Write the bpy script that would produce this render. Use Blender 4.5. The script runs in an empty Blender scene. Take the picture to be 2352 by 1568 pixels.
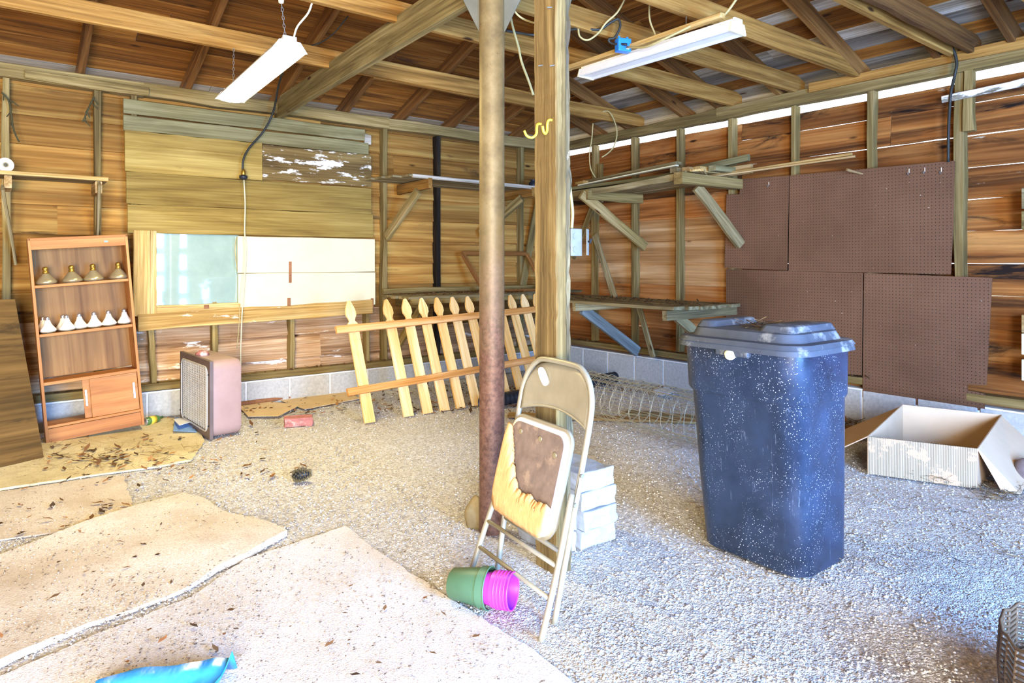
import bpy, bmesh, math, random
import numpy as np
from mathutils import Vector, Matrix

random.seed(7); rng = np.random.default_rng(7)
sc = bpy.context.scene
col = sc.collection
V = Vector

# ------------------------------------------------------------------ camera, sky, lights, exposure
FPX, CX, HY, EYE = 1523.0, 1176.0, 602.0, 1.3
YAW = math.radians(37.68)
RGT = V((math.cos(YAW), -math.sin(YAW), 0)); FWD = V((math.sin(YAW), math.cos(YAW), 0)); EYEP = V((0, 0, EYE))
cam = bpy.data.cameras.new('camera'); cam.sensor_width = 36; cam.lens = 36 * FPX / 2352
cam.shift_y = -(784 - HY) / 2352; cam.clip_start = .05
co = bpy.data.objects.new('camera', cam); col.objects.link(co)
co.location = EYEP; co.rotation_euler = (math.pi / 2, 0, -YAW); sc.camera = co

world = bpy.data.worlds.new('sky'); sc.world = world; world.use_nodes = True
bg = world.node_tree.nodes['Background']
bg.inputs['Color'].default_value = (.86, .92, 1, 1); bg.inputs['Strength'].default_value = 2.6

def area(name, loc, target, sx, sy, power, color):
    l = bpy.data.lights.new(name, 'AREA'); l.shape = 'RECTANGLE'; l.size = sx; l.size_y = sy
    l.energy = power; l.color = color
    o = bpy.data.objects.new(name, l); col.objects.link(o); o.location = loc
    o.rotation_euler = (V(target) - V(loc)).to_track_quat('-Z', 'Z').to_euler()
    return o
# daylight standing in the two open doorways behind the camera
area('doorway_daylight', (-1.45, -2.17, 1.1), (-1.2, 3, .9), 2.2, 2.1, 560, (.97, .97, 1))
area('doorway_daylight_east', (2.0, -2.17, 1.1), (2.4, 3, .9), 1.9, 2.1, 660, (.16, .41, 1))
sc.cycles.max_bounces = 5; sc.cycles.diffuse_bounces = 4; sc.cycles.glossy_bounces = 2; sc.cycles.transmission_bounces = 2
sc.cycles.caustics_reflective = False; sc.cycles.caustics_refractive = False
sc.view_settings.view_transform = 'Standard'; sc.view_settings.look = 'None'
sc.view_settings.exposure = .68; sc.view_settings.gamma = 1; sc.view_settings.use_curve_mapping = False

# ------------------------------------------------------------------ pixel -> place
def ray(x, y): return RGT * ((x - CX) / FPX) + FWD + V((0, 0, (HY - y) / FPX))
def onz(x, y, z=0.):
    r = ray(x, y); return EYEP + r * ((z - EYE) / r.z)
def onY(x, y, Y):
    r = ray(x, y); return EYEP + r * (Y / r.y)
def onX(x, y, X):
    r = ray(x, y); return EYEP + r * (X / r.x)
def atd(x, y, d): return EYEP + ray(x, y) * d

# ------------------------------------------------------------------ object helpers
def tag(o, label=None, cat=None, group=None, kind=None):
    if label: o['label'] = label
    if cat: o['category'] = cat
    if group: o['group'] = group
    if kind: o['kind'] = kind
    return o
def thing(name, loc, label, cat=None, group=None, kind=None):
    o = bpy.data.objects.new(name, None); col.objects.link(o); o.location = loc
    o.empty_display_size = .05
    return tag(o, label, cat, group, kind)
def wloc(o):
    M = Matrix.Translation(o.location) if o.parent is None else None
    return M if M is not None else o['_w']
WM = {}
def link(name, me, mat, parent=None, M=None):
    o = bpy.data.objects.new(name, me); col.objects.link(o)
    M = M or Matrix.Identity(4)
    if mat is not None and not me.materials: me.materials.append(mat)
    if parent is not None:
        o.parent = parent
        P = WM[parent.name] if parent.name in WM else Matrix.Translation(parent.location)
        o.matrix_parent_inverse = P.inverted()
    o.matrix_basis = M; WM[o.name] = M
    return o

class MB:
    """collects shapes for one mesh"""
    def __init__(s): s.v = []; s.f = []
    def add(s, vs, fs):
        n = len(s.v); s.v += [tuple(p) for p in vs]; s.f += [tuple(i + n for i in f) for f in fs]; return s
    def box(s, c, d, R=None):
        vs = []
        for x in (-.5, .5):
            for y in (-.5, .5):
                for z in (-.5, .5):
                    p = V((x * d[0], y * d[1], z * d[2]))
                    if R is not None: p = R @ p
                    vs.append(p + V(c))
        return s.add(vs, [(0, 1, 3, 2), (4, 6, 7, 5), (0, 4, 5, 1), (2, 3, 7, 6), (0, 2, 6, 4), (1, 5, 7, 3)])
    def bar(s, p0, p1, w, t, side):
        p0, p1 = V(p0), V(p1); x = (p1 - p0); L = x.length; x.normalize(); side = V(side)
        y = (side - x * side.dot(x)).normalized(); z = x.cross(y)
        R = Matrix((x, y, z)).transposed()
        return s.box((p0 + p1) / 2, (L, w, t), R)
    def tube(s, pts, r, n=8, caps=True, closed=False):
        pts = [V(p) for p in pts]; m = len(pts); rs = r if isinstance(r, (list, tuple)) else [r] * m
        ref = None; vs = []
        for i in range(m):
            a = pts[(i - 1) % m] if (closed or i > 0) else pts[i]
            b = pts[(i + 1) % m] if (closed or i < m - 1) else pts[i]
            t = (b - a).normalized()
            if ref is None:
                ref = V((0, 0, 1)) if abs(t.z) < .9 else V((1, 0, 0))
            ref = (ref - t * ref.dot(t)); ref.normalize(); q = t.cross(ref)
            for k in range(n):
                an = 2 * math.pi * k / n
                vs.append(pts[i] + (ref * math.cos(an) + q * math.sin(an)) * rs[i])
        fs = []
        for i in range(m if closed else m - 1):
            j = (i + 1) % m
            for k in range(n):
                l = (k + 1) % n; fs.append((i * n + k, i * n + l, j * n + l, j * n + k))
        if caps and not closed:
            fs.append(tuple(range(n - 1, -1, -1))); fs.append(tuple((m - 1) * n + k for k in range(n)))
        return s.add(vs, fs)
    def lathe(s, prof, n=24, M=None):
        """prof: (r, z) from bottom to top around z"""
        vs = []
        for r, z in prof:
            for k in range(n):
                a = 2 * math.pi * k / n; p = V((r * math.cos(a), r * math.sin(a), z)); vs.append(M @ p if M else p)
        fs = [(i * n + k, i * n + (k + 1) % n, (i + 1) * n + (k + 1) % n, (i + 1) * n + k) for i in range(len(prof) - 1) for k in range(n)]
        if prof[0][0] > 1e-4: fs.append(tuple(range(n - 1, -1, -1)))
        if prof[-1][0] > 1e-4: fs.append(tuple((len(prof) - 1) * n + k for k in range(n)))
        return s.add(vs, fs)
    def loft(s, rings, cap0=True, cap1=True):
        n = len(rings[0]); vs = [p for r in rings for p in r]
        fs = [(i * n + k, i * n + (k + 1) % n, (i + 1) * n + (k + 1) % n, (i + 1) * n + k) for i in range(len(rings) - 1) for k in range(n)]
        if cap0: fs.append(tuple(range(n - 1, -1, -1)))
        if cap1: fs.append(tuple((len(rings) - 1) * n + k for k in range(n)))
        return s.add(vs, fs)
    def prism(s, outline, z0, z1, M=None):
        a = [V((x, y, z0)) for x, y in outline]; b = [V((x, y, z1)) for x, y in outline]
        if M: a = [M @ p for p in a]; b = [M @ p for p in b]
        return s.loft([a, b])
    def mesh(s, name, smooth=False):
        me = bpy.data.meshes.new(name); me.from_pydata(s.v, [], s.f)
        bm = bmesh.new(); bm.from_mesh(me); bmesh.ops.recalc_face_normals(bm, faces=bm.faces); bm.to_mesh(me); bm.free()
        if smooth:
            for p in me.polygons: p.use_smooth = True
        return me
    def build(s, name, mat, parent=None, M=None, smooth=False, bevel=0, sub=0, auto=None):
        o = link(name, s.mesh(name, smooth), mat, parent, M)
        if bevel:
            b = o.modifiers.new('bevel', 'BEVEL'); b.width = bevel; b.segments = 2; b.limit_method = 'ANGLE'
        if sub:
            b = o.modifiers.new('sub', 'SUBSURF'); b.levels = sub; b.render_levels = sub
        if auto:
            o.data.set_sharp_from_angle(angle=math.radians(auto))
        return o

def plank(name, p0, p1, side, w, t, mat, parent=None, seg=5, jit=.0025, sag=0., ch=.004, M=None):
    """weathered board: local x runs along the grain, y across its width, z through its thickness"""
    p0, p1 = V(p0), V(p1); x = p1 - p0; L = x.length; x = x.normalized(); side = V(side)
    y = (side - x * side.dot(x)).normalized(); z = x.cross(y)
    W = Matrix((x, y, z)).transposed().to_4x4(); W.translation = (p0 + p1) / 2
    if M: W = M @ W
    h, q = w / 2, t / 2; c = min(ch, w * .2, t * .3)
    sec = [(-h + c, -q), (h - c, -q), (h, -q + c), (h, q - c), (h - c, q), (-h + c, q), (-h, q - c), (-h, -q + c)]
    b = MB(); rings = []
    zloc = (W.to_3x3().inverted() @ V((0, 0, -1)))
    for i in range(seg + 1):
        f = i / seg; jy, jz = random.gauss(0, jit), random.gauss(0, jit * .6); d = zloc * (sag * math.sin(math.pi * f))
        wj = random.gauss(0, jit)
        rings.append([V(((f - .5) * L, a * (1 + wj / h) + jy, bb + jz)) + d for a, bb in sec])
    b.loft(rings)
    return link(name, b.mesh(name), mat, parent, W)

def spline(pts, n=6):
    pts = [V(p) for p in pts]; out = []
    P = [pts[0] * 2 - pts[1]] + pts + [pts[-1] * 2 - pts[-2]]
    for i in range(1, len(P) - 2):
        a, b, c, d = P[i - 1:i + 3]
        for k in range(n):
            t = k / n
            out.append(.5 * ((2 * b) + (c - a) * t + (2 * a - 5 * b + 4 * c - d) * t * t + (3 * b - a - 3 * c + d) * t ** 3))
    out.append(pts[-1]); return out

# ------------------------------------------------------------------ materials
def rgb(h):
    h = h.lstrip('#'); c = [int(h[i:i + 2], 16) / 255 for i in (0, 2, 4)]
    return tuple(x / 12.92 if x <= .04045 else ((x + .055) / 1.055) ** 2.4 for x in c) + (1,)
class NT:
    def __init__(s, name):
        s.m = bpy.data.materials.new(name); s.m.use_nodes = True; s.t = s.m.node_tree
        s.b = s.t.nodes['Principled BSDF']; s.tc = s.n('ShaderNodeTexCoord')
    def n(s, kind, ins=None, **kw):
        nd = s.t.nodes.new(kind)
        for k, v in kw.items(): setattr(nd, k, v)
        for k, v in (ins or {}).items(): s.set(nd, k, v)
        return nd
    def set(s, nd, k, v):
        sock = nd.inputs[k]
        if hasattr(v, 'bl_idname') or isinstance(v, bpy.types.NodeSocket):
            s.t.links.new(v if isinstance(v, bpy.types.NodeSocket) else v.outputs[0], sock)
        else: sock.default_value = v
    def mapping(s, scale, loc=None, src='Object'):
        mp = s.n('ShaderNodeMapping', {'Vector': s.tc.outputs[src]}); mp.inputs['Scale'].default_value = scale
        if loc is not None: s.set(mp, 'Location', loc)
        return mp
    def rnd(s, mul=37.):
        oi = s.n('ShaderNodeObjectInfo'); return s.n('ShaderNodeVectorMath', {0: oi.outputs['Random'], 1: (mul, mul * .7, mul * 1.3)}, operation='MULTIPLY')
    def noise(s, vec, scale=1., detail=5., rough=.6, dist=0.):
        return s.n('ShaderNodeTexNoise', {'Vector': vec, 'Scale': scale, 'Detail': detail, 'Roughness': rough, 'Distortion': dist})
    def ramp(s, fac, stops):
        r = s.n('ShaderNodeValToRGB', {'Fac': fac}); e = r.color_ramp.elements
        while len(e) < len(stops): e.new(.5)
        for el, (p, c) in zip(e, stops): el.position = p; el.color = c
        return r
    def mix(s, fac, a, b, mode='MIX'):
        m = s.n('ShaderNodeMix', data_type='RGBA', blend_type=mode)
        s.set(m, 0, fac); s.set(m, 6, a); s.set(m, 7, b); return m.outputs[2]
    def bump(s, h, strength=.4, dist=.004):
        b = s.n('ShaderNodeBump', {'Height': h, 'Strength': strength, 'Distance': dist}); s.set(s.b, 'Normal', b); return b
    def out(s, color, rough=.85, metal=0., spec=.3):
        s.set(s.b, 'Base Color', color); s.set(s.b, 'Roughness', rough); s.b.inputs['Metallic'].default_value = metal
        s.b.inputs['Specular IOR Level'].default_value = spec; return s.m
W_, K_ = (1, 1, 1, 1), (0, 0, 0, 1)

def wood(name, dark, mid, light, grain=1., var=.25, stain=None, paint=None, rough=.85, knots=True, streak=.55):
    s = NT(name); off = s.rnd()
    big = s.noise(s.mapping((.55 * grain, 7 * grain, 7 * grain), off), 1, 4, .55, 1.6)
    rings = s.n('ShaderNodeTexWave', {'Vector': s.mapping((.35 * grain, 9 * grain, 9 * grain), off), 'Scale': 1.6, 'Distortion': 11., 'Detail': 3., 'Detail Scale': 1.1}, wave_type='BANDS', bands_direction='Y')
    fine = s.noise(s.mapping((2.2 * grain, 95 * grain, 95 * grain), off), 1, 4, .6)
    base = s.ramp(big.outputs['Fac'], [(.33, rgb(dark)), (.5, rgb(mid)), (.68, rgb(light))])
    mids = s.noise(s.mapping((.9 * grain, 26 * grain, 26 * grain), s.rnd(23.)), 1, 5, .65, .6)
    c = s.mix(.16, base.outputs[0], s.ramp(rings.outputs['Fac'], [(.1, rgb(dark)), (.55, rgb(mid)), (1, rgb(light))]).outputs[0])
    c = s.mix(.55, c, s.ramp(mids.outputs['Fac'], [(.36, (streak * .8, streak * .72, streak * .6, 1)), (.56, W_)]).outputs[0], 'MULTIPLY')
    fr = s.ramp(fine.outputs['Fac'], [(.3, (streak, streak * .93, streak * .85, 1)), (.62, W_)])
    c = s.mix(.65, c, fr.outputs[0], 'MULTIPLY')
    if knots:
        kv = s.n('ShaderNodeTexVoronoi', {'Vector': s.mapping((1.5, 5, 5), off), 'Scale': 1.0})
        kr = s.ramp(kv.outputs['Distance'], [(.04, W_), (.085, K_)])
        c = s.mix(kr.outputs[0], c, rgb('#3a2008'))
    if stain:
        st = s.noise(s.mapping((.8, 5.5, 5.5), s.rnd(91.)), 1, 6, .68, .8)
        sr = s.ramp(st.outputs['Fac'], [(stain[1], K_), (stain[1] + .12, W_)])
        c = s.mix(sr.outputs[0], c, rgb(stain[0]))
    if paint:
        pn = s.noise(s.mapping((paint[2], paint[2] * 4, paint[2] * 4), s.rnd(53.)), 1, 8, .72)
        pr = s.ramp(pn.outputs['Fac'], [(paint[1], K_), (paint[1] + .04, W_)])
        c = s.mix(pr.outputs[0], c, rgb(paint[0]))
    oi = s.n('ShaderNodeObjectInfo')
    hv = s.n('ShaderNodeMapRange', {'Value': oi.outputs['Random'], 'To Min': 1 - var, 'To Max': 1 + var * .7})
    hs = s.n('ShaderNodeHueSaturation', {'Value': hv.outputs[0], 'Color': c})
    s.bump(fine.outputs['Fac'], .35, .003)
    return s.out(hs.outputs[0], rough, 0, .2)

def plain(name, c, rough=.6, metal=0., var=.12, scale=14., spec=.4, dirt=None, bump=0.):
    s = NT(name); n1 = s.noise(s.mapping((scale,) * 3, s.rnd()), 1, 5, .6)
    k = rgb(c); lo = tuple(x * (1 - var * 2) for x in k[:3]) + (1,); hi = tuple(min(1, x * (1 + var)) for x in k[:3]) + (1,)
    cc = s.ramp(n1.outputs['Fac'], [(.3, lo), (.7, hi)]).outputs[0]
    if dirt:
        n2 = s.noise(s.mapping((dirt[2],) * 3, s.rnd(61.)), 1, 7, .7)
        cc = s.mix(s.ramp(n2.outputs['Fac'], [(dirt[1], K_), (dirt[1] + .1, W_)]).outputs[0], cc, rgb(dirt[0]))
    if bump: s.bump(n1.outputs['Fac'], bump, .004)
    return s.out(cc, rough, metal, spec)

M = {}
M['siding'] = wood('siding_wood', '#7c5420', '#a27232', '#c0984e', .6, .34, ('#46301a', .60), streak=.68)
M['siding_r'] = wood('right_siding_wood', '#7e4a1c', '#b27036', '#d0985a', .6, .30, ('#45290f', .60), streak=.7)
M['siding_tan'] = wood('tan_siding_wood', '#94683a', '#bb8c56', '#d4ae7c', .6, .25, ('#6a4826', .64), streak=.74)
M['siding_dark'] = wood('blackened_siding_wood', '#5a3616', '#9c602a', '#c08848', .6, .28, ('#1e140c', .53), ('#cfc0a0', .66, 2.2))
M['siding_pale'] = wood('bleached_siding_wood', '#86603a', '#c0966a', '#e0c096', .9, .2, ('#6a482a', .6), ('#ece2cf', .60, 1.6))
M['stud'] = wood('stud_wood', '#6c5830', '#96804a', '#b29a66', 1., .2, ('#56462a', .68))
M['stud_black'] = wood('creosote_wood', '#100d0a', '#2a2119', '#54462f', 1., .1)
M['joist'] = wood('joist_wood', '#74501e', '#a27434', '#c2964e', 1., .16, ('#6a5430', .66))
M['beam'] = wood('beam_wood', '#6c5e3a', '#8f8052', '#aa9a6a', 1.1, .1)
M['rafter'] = wood('rafter_wood', '#5c3c1c', '#805628', '#9a6e38', 1., .18)
M['roof'] = wood('roof_board_wood', '#5c360f', '#8c561c', '#b07a34', .8, .3, ('#3c2a20', .6))
M['roof_grey'] = wood('grey_roof_board_wood', '#5c5448', '#857a6a', '#a89c88', .9, .2, ('#3c342c', .6))
M['roof_white'] = wood('whitewashed_board_wood', '#7a6a50', '#b8ac94', '#d8d0be', .9, .1, ('#6a5636', .62))
M['panel'] = wood('weathered_panel_wood', '#7e6530', '#9a803e', '#b29a56', .8, .2, ('#665026', .62), knots=False, streak=.75)
M['panel_grey'] = wood('grey_panel_wood', '#6e6742', '#8a8258', '#a49c72', .8, .08, knots=False, streak=.75)
M['panel_peel'] = wood('peeling_painted_wood', '#5e4a28', '#7e6638', '#97804e', .9, .1, None, ('#f0ead8', .54, 3.2), knots=False)
M['peeled'] = wood('peeling_white_board', '#6a6450', '#9a9480', '#b8b29c', 1., .0, None, ('#ece8da', .47, 2.4), knots=False)
M['whiteboard'] = plain('cream_painted_wood', '#d8cda4', .55, 0, .03, 6, .4, ('#cdb98a', .74, 9))
M['ledge'] = wood('ledge_wood', '#a87f40', '#cda65e', '#e6c98a', 1., .08, None, ('#efe3c4', .60, 1.8))
M['trimwood'] = wood('trim_wood', '#a9813f', '#cfab66', '#e6cb90', 1.2, .1)
M['picket'] = wood('new_pine_wood', '#dca95c', '#f0c882', '#f8dca4', 1., .06, knots=True, streak=.88)
M['rail'] = wood('cedar_rail_wood', '#c08038', '#dba05a', '#eec088', 1.2, .06, streak=.8)
M['bookcase'] = wood('bookcase_laminate', '#9c6230', '#ba7c40', '#cc965a', .7, .04, rough=.55, knots=True, streak=.85)
M['bookback'] = wood('bookcase_back_laminate', '#74502c', '#98703e', '#aa824e', .6, .04, rough=.6, streak=.8)
M['benchwood'] = wood('bench_wood', '#6e6040', '#97875c', '#b8a87c', 1.1, .18, ('#5a4c30', .64))
M['blueboard'] = wood('blue_painted_wood', '#667070', '#7e8886', '#989e98', 1., .05, ('#6b6a5c', .58), knots=False)
M['offcut'] = wood('offcut_wood', '#a07c44', '#c4a066', '#dcbe88', 1., .25)
M['plywood'] = wood('stained_plywood', '#4e3a1a', '#6c5026', '#836434', .6, .05, ('#3e2e16', .56), knots=False)
M['post'] = wood('post_wood', '#665330', '#8a7244', '#a8905c', .9, .04, ('#4a3c26', .60), streak=.42)
M['post_rot'] = wood('rotten_post_wood', '#443a28', '#74674a', '#a0946e', 1.6, .04, ('#4c463c', .56), ('#e4ddca', .66, 3.), streak=.4)
M['frame_brown'] = wood('brown_frame_wood', '#6a4018', '#93602c', '#b07c42', 1.2, .06, knots=False)
M['block'] = plain('concrete_block_face', '#b9b7ae', .95, 0, .1, 40, .1, ('#8f8c80', .64, 5), .5)
M['mortar'] = plain('mortar', '#e6e3da', .95, 0, .06, 30)
M['steel'] = plain('rust_brown_steel', '#8a784e', .55, .25, .10, 6, .45, ('#6a5638', .58, 5), .15)
def pipe_mat():
    s = NT('rusting_pipe_steel'); n = s.noise(s.mapping((7, 7, 7)), 1, 6, .7); k = s.noise(s.mapping((40, 40, 40)), 1, 4, .7)
    c = s.ramp(n.outputs['Fac'], [(.32, rgb('#6a5a3a')), (.55, rgb('#86744c')), (.75, rgb('#9a8a62'))]).outputs[0]
    z = s.n('ShaderNodeSeparateXYZ', {0: s.tc.outputs['Object']}); zz = s.n('ShaderNodeMath', {0: n.outputs['Fac'], 1: 1.1}, operation='MULTIPLY'); ad = s.n('ShaderNodeMath', {0: z.outputs[2], 1: zz}, operation='SUBTRACT')
    c = s.mix(s.ramp(ad, [(.25, W_), (.95, K_)]).outputs[0], c, s.ramp(k.outputs['Fac'], [(.35, rgb('#54382a')), (.7, rgb('#84604a'))]).outputs[0])
    c = s.mix(s.ramp(k.outputs['Fac'], [(.66, K_), (.72, W_)]).outputs[0], c, rgb('#4c3a26')); s.bump(k.outputs['Fac'], .2, .003)
    return s.out(c, .55, .2, .45)
M['pipe'] = pipe_mat()
M['gusset'] = plain('grey_steel_plate', '#65614e', .6, .1, .1, 9, .4, ('#7a4e26', .62, 8))
M['rustpipe'] = plain('rusty_iron', '#9a6a48', .85, .2, .2, 12, .2)
M['white_metal'] = plain('white_enamel', '#f2efe4', .35, 0, .03, 8, .5)
M['cream_plastic'] = plain('cream_plastic', '#efe6b8', .45, 0, .05, 8)
M['chrome'] = plain('worn_chrome', '#cfcfcf', .3, .9, .06, 20)
M['chair'] = plain('beige_enamel', '#a39c84', .42, .2, .07, 10, .5, ('#d8d2bc', .70, 12))
M['foam'] = plain('yellow_foam', '#e2b478', .95, 0, .06, 30, .1, ('#eccb92', .6, 18), .6)
M['padboard'] = plain('grey_brown_fibreboard', '#85756a', .95, 0, .12, 22, .1, ('#a08c78', .6, 8))
M['seatwhite'] = plain('white_vinyl', '#e6e2d6', .6, 0, .05, 10)
M['bin'] = None
M['greenpot'] = plain('green_plastic', '#4f7355', .45, 0, .07, 8)
M['pinkpot'] = plain('magenta_plastic', '#d043c4', .4, 0, .05, 8)
M['purplepot'] = plain('violet_plastic', '#9430d0', .4, 0, .05, 8)
M['paver'] = plain('pale_concrete', '#a4a9ac', .95, 0, .07, 26, .1, ('#8d9494', .62, 9), .6)
M['rock'] = plain('yellow_stone', '#94825a', .95, 0, .15, 12, .1, None, .6)
M['greyrock'] = plain('grey_brown_stone', '#7c6c66', .95, 0, .2, 16, .1, None, .6)
M['brick'] = plain('red_brick', '#b5766c', .95, 0, .12, 14, .1, ('#d8b8aa', .56, 9), .5)
M['black_plastic'] = plain('black_plastic', '#24282e', .45, 0, .15, 10)
M['black_cable'] = plain('black_cable', '#2a2a22', .55, 0, .15, 10)
M['beige_cable'] = plain('beige_cable', '#ae9c64', .6, 0, .08, 10)
M['white_cable'] = plain('white_cable', '#d2c8a0', .6, 0, .05, 10)
M['blue_plastic'] = plain('blue_plastic', '#2c7fe0', .4, 0, .06, 10)
M['yellow_vinyl'] = plain('yellow_vinyl', '#e8c83c', .5, 0, .06, 10)
M['zinc'] = plain('galvanised_steel', '#84847a', .6, .2, .1, 20)
M['wire'] = plain('galvanised_wire', '#a89f80', .6, .3, .1, 20)
M['fan_body'] = plain('mauve_brown_enamel', '#a88c84', .45, 0, .06, 6, .45, ('#c4ac90', .66, 5))
M['fan_frame'] = plain('brown_enamel', '#6c5c54', .5, .1, .1, 8)
M['fan_grille'] = plain('silver_grille', '#d8d6cc', .4, .4, .06, 20)
M['gold'] = plain('gold_lamp_glass', '#b8a678', .28, .55, .06, 12, .6)
M['brass'] = plain('brass', '#b08a38', .35, .8, .08, 20)
M['pearl'] = plain('silvered_white_glass', '#efe8d4', .35, .1, .04, 12, .5)
M['lens'] = plain('dusty_lens_glass', '#8e8260', .4, .1, .08, 20, .5)
M['paper'] = plain('white_paper', '#e8ebf2', .8, 0, .04, 8)
M['bluepaper'] = plain('blue_paper', '#7fa6d8', .8, 0, .06, 8)
M['bottle'] = plain('green_bottle_glass', '#4a7038', .25, 0, .12, 8, .6)
M['foamball'] = plain('cream_foam', '#f2e8c6', .95, 0, .06, 40, .1, None, .8)
M['weave'] = plain('bronze_weave', '#6a5640', .5, .3, .12, 20)
M['cushion'] = plain('white_cushion', '#f4f4f2', .9, 0, .02, 10)
M['twig'] = plain('dried_stems', '#4a4426', .95, 0, .2, 30)
M['card_dark'] = plain('cardboard_inside', '#c2a382', .9, 0, .05, 5, .1)
M['litter_card'] = plain('flattened_cardboard', '#dcbf90', .95, 0, .06, 6, .1, ('#8a6a40', .66, 18))

def mirror_mat():
    s = NT('dusty_mirror_glass'); n = s.noise(s.mapping((3, 3, 3)), 1, 6, .7)
    rr = s.n('ShaderNodeMapRange', {'Value': n.outputs['Fac'], 'From Min': .3, 'From Max': .75, 'To Min': .02, 'To Max': .05})
    c = s.ramp(n.outputs['Fac'], [(.3, rgb('#c8e0d0')), (.7, rgb('#b0ccba'))])
    return s.out(c.outputs[0], rr.outputs[0], .45, .6)
M['mirror'] = mirror_mat()

def emit(name, c, k):
    s = NT(name); s.b.inputs['Emission Color'].default_value = c; s.b.inputs['Emission Strength'].default_value = k
    return s.out((1, .97, .88, 1), .5)
M['tube_lit'] = emit('lit_tube', (1, .82, .38, 1), 66)

def peg_mat():
    s = NT('brown_pegboard'); sx = s.n('ShaderNodeSeparateXYZ', {0: s.mapping((39.37, 39.37, 39.37)).outputs[0]})
    def cell(o):
        f = s.n('ShaderNodeMath', {0: o}, operation='FRACT'); d = s.n('ShaderNodeMath', {0: f, 1: .5}, operation='SUBTRACT')
        return s.n('ShaderNodeMath', {0: d, 1: d}, operation='MULTIPLY')
    ad = s.n('ShaderNodeMath', {0: cell(sx.outputs[1]), 1: cell(sx.outputs[2])}, operation='ADD')
    hole = s.n('ShaderNodeMath', {0: ad, 1: .019}, operation='LESS_THAN')
    n = s.noise(s.mapping((1.4, 1.4, 1.4), s.rnd()), 1, 5, .6)
    c = s.ramp(n.outputs['Fac'], [(.3, rgb('#5e412c')), (.7, rgb('#76543c'))]).outputs[0]
    d = s.noise(s.mapping((30, 30, 30)), 1, 3, .7); c = s.mix(s.ramp(d.outputs['Fac'], [(.70, K_), (.74, W_)]).outputs[0], c, rgb('#b8a890'))
    c = s.mix(hole, c, rgb('#1c0f0a'))
    return s.out(c, .5, 0, .4)
M['peg'] = peg_mat()

def bin_mat():
    s = NT('navy_plastic_dusty'); n = s.noise(s.mapping((5, 5, 5)), 1, 6, .65)
    c = s.ramp(n.outputs['Fac'], [(.3, rgb('#19222f')), (.7, rgb('#2c394e'))]).outputs[0]
    v = s.n('ShaderNodeTexVoronoi', {'Vector': s.mapping((110, 110, 110)), 'Scale': 1.}); sp = s.ramp(v.outputs['Distance'], [(.12, W_), (.2, K_)]).outputs[0]
    msk = s.noise(s.mapping((4, 4, 3)), 1, 5, .6); mk = s.ramp(msk.outputs['Fac'], [(.46, K_), (.60, W_)]).outputs[0]
    c = s.mix(s.mix(1, sp, mk, 'MULTIPLY'), c, rgb('#dfe6ee'))
    f = s.noise(s.mapping((60, 60, 9)), 1, 5, .75); c = s.mix(s.ramp(f.outputs['Fac'], [(.62, K_), (.80, (.6, .6, .6, 1))]).outputs[0], c, rgb('#a9b8cc'))
    return s.out(c, s.ramp(n.outputs['Fac'], [(.3, (.24,) * 3 + (1,)), (.7, (.42,) * 3 + (1,))]).outputs[0], 0, .5)
M['bin'] = bin_mat()
M['binlid'] = plain('dusty_lid_plastic', '#464c54', .55, 0, .12, 9, .4, ('#84857f', .54, 6))

def card_mat():
    s = NT('torn_corrugated_cardboard'); n = s.noise(s.mapping((4, 5, 5)), 1, 6, .7)
    w = s.n('ShaderNodeTexWave', {'Vector': s.mapping((1, 1, 1)), 'Scale': 38.}, wave_type='BANDS', bands_direction='X')
    rib = s.ramp(w.outputs['Fac'], [(.2, rgb('#8c7a62')), (.7, rgb('#c9b898'))]).outputs[0]
    c = s.mix(s.ramp(n.outputs['Fac'], [(.52, K_), (.55, W_)]).outputs[0], rib, rgb('#d8b48c')); s.bump(w.outputs['Fac'], .5, .004)
    return s.out(c, .9, 0, .1)
M['card_rib'] = card_mat()
M['card'] = plain('cardboard', '#cdb492', .9, 0, .04, 5, .1, ('#b89a74', .66, 7))

def tarp_mat():
    s = NT('blue_tarp_plastic'); n = s.noise(s.mapping((7, 7, 7)), 1, 4, .6)
    w = s.n('ShaderNodeTexWave', {'Vector': s.mapping((1, 1, 1)), 'Scale': 60.}, bands_direction='X')
    c = s.ramp(n.outputs['Fac'], [(.3, rgb('#1584d6')), (.7, rgb('#58b8f0'))]).outputs[0]; s.bump(n.outputs['Fac'], .6, .01)
    return s.out(c, .3, 0, .6)
M['tarp'] = tarp_mat()

def gravel_mat(name, stops, scale, bump=.7, sand=None):
    s = NT(name); mp = s.mapping((1, 1, 1))
    v = s.n('ShaderNodeTexVoronoi', {'Vector': mp, 'Scale': scale}); v2 = s.n('ShaderNodeTexVoronoi', {'Vector': mp, 'Scale': scale * 2.3})
    hs = s.n('ShaderNodeSeparateColor', {0: v.outputs['Color']})
    c = s.ramp(hs.outputs[0], stops).outputs[0]
    h2 = s.n('ShaderNodeSeparateColor', {0: v2.outputs['Color']})
    c = s.mix(.45, c, s.ramp(h2.outputs[0], stops).outputs[0])
    edge = s.ramp(v.outputs['Distance'], [(.40, W_), (.80, (.66, .62, .56, 1))]).outputs[0]
    c = s.mix(.6, c, edge, 'MULTIPLY')
    big = s.noise(s.mapping((.7, .7, .7)), 1, 5, .6)
    if sand: c = s.mix(s.ramp(big.outputs['Fac'], [(.42, K_), (.62, (.7, .7, .7, 1))]).outputs[0], c, rgb(sand))
    ht = s.n('ShaderNodeMath', {0: v.outputs['Distance'], 1: v2.outputs['Distance']}, operation='ADD')
    b = s.bump(ht, bump, .008); b.invert = True
    return s.out(c, .95, 0, .15)
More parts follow.
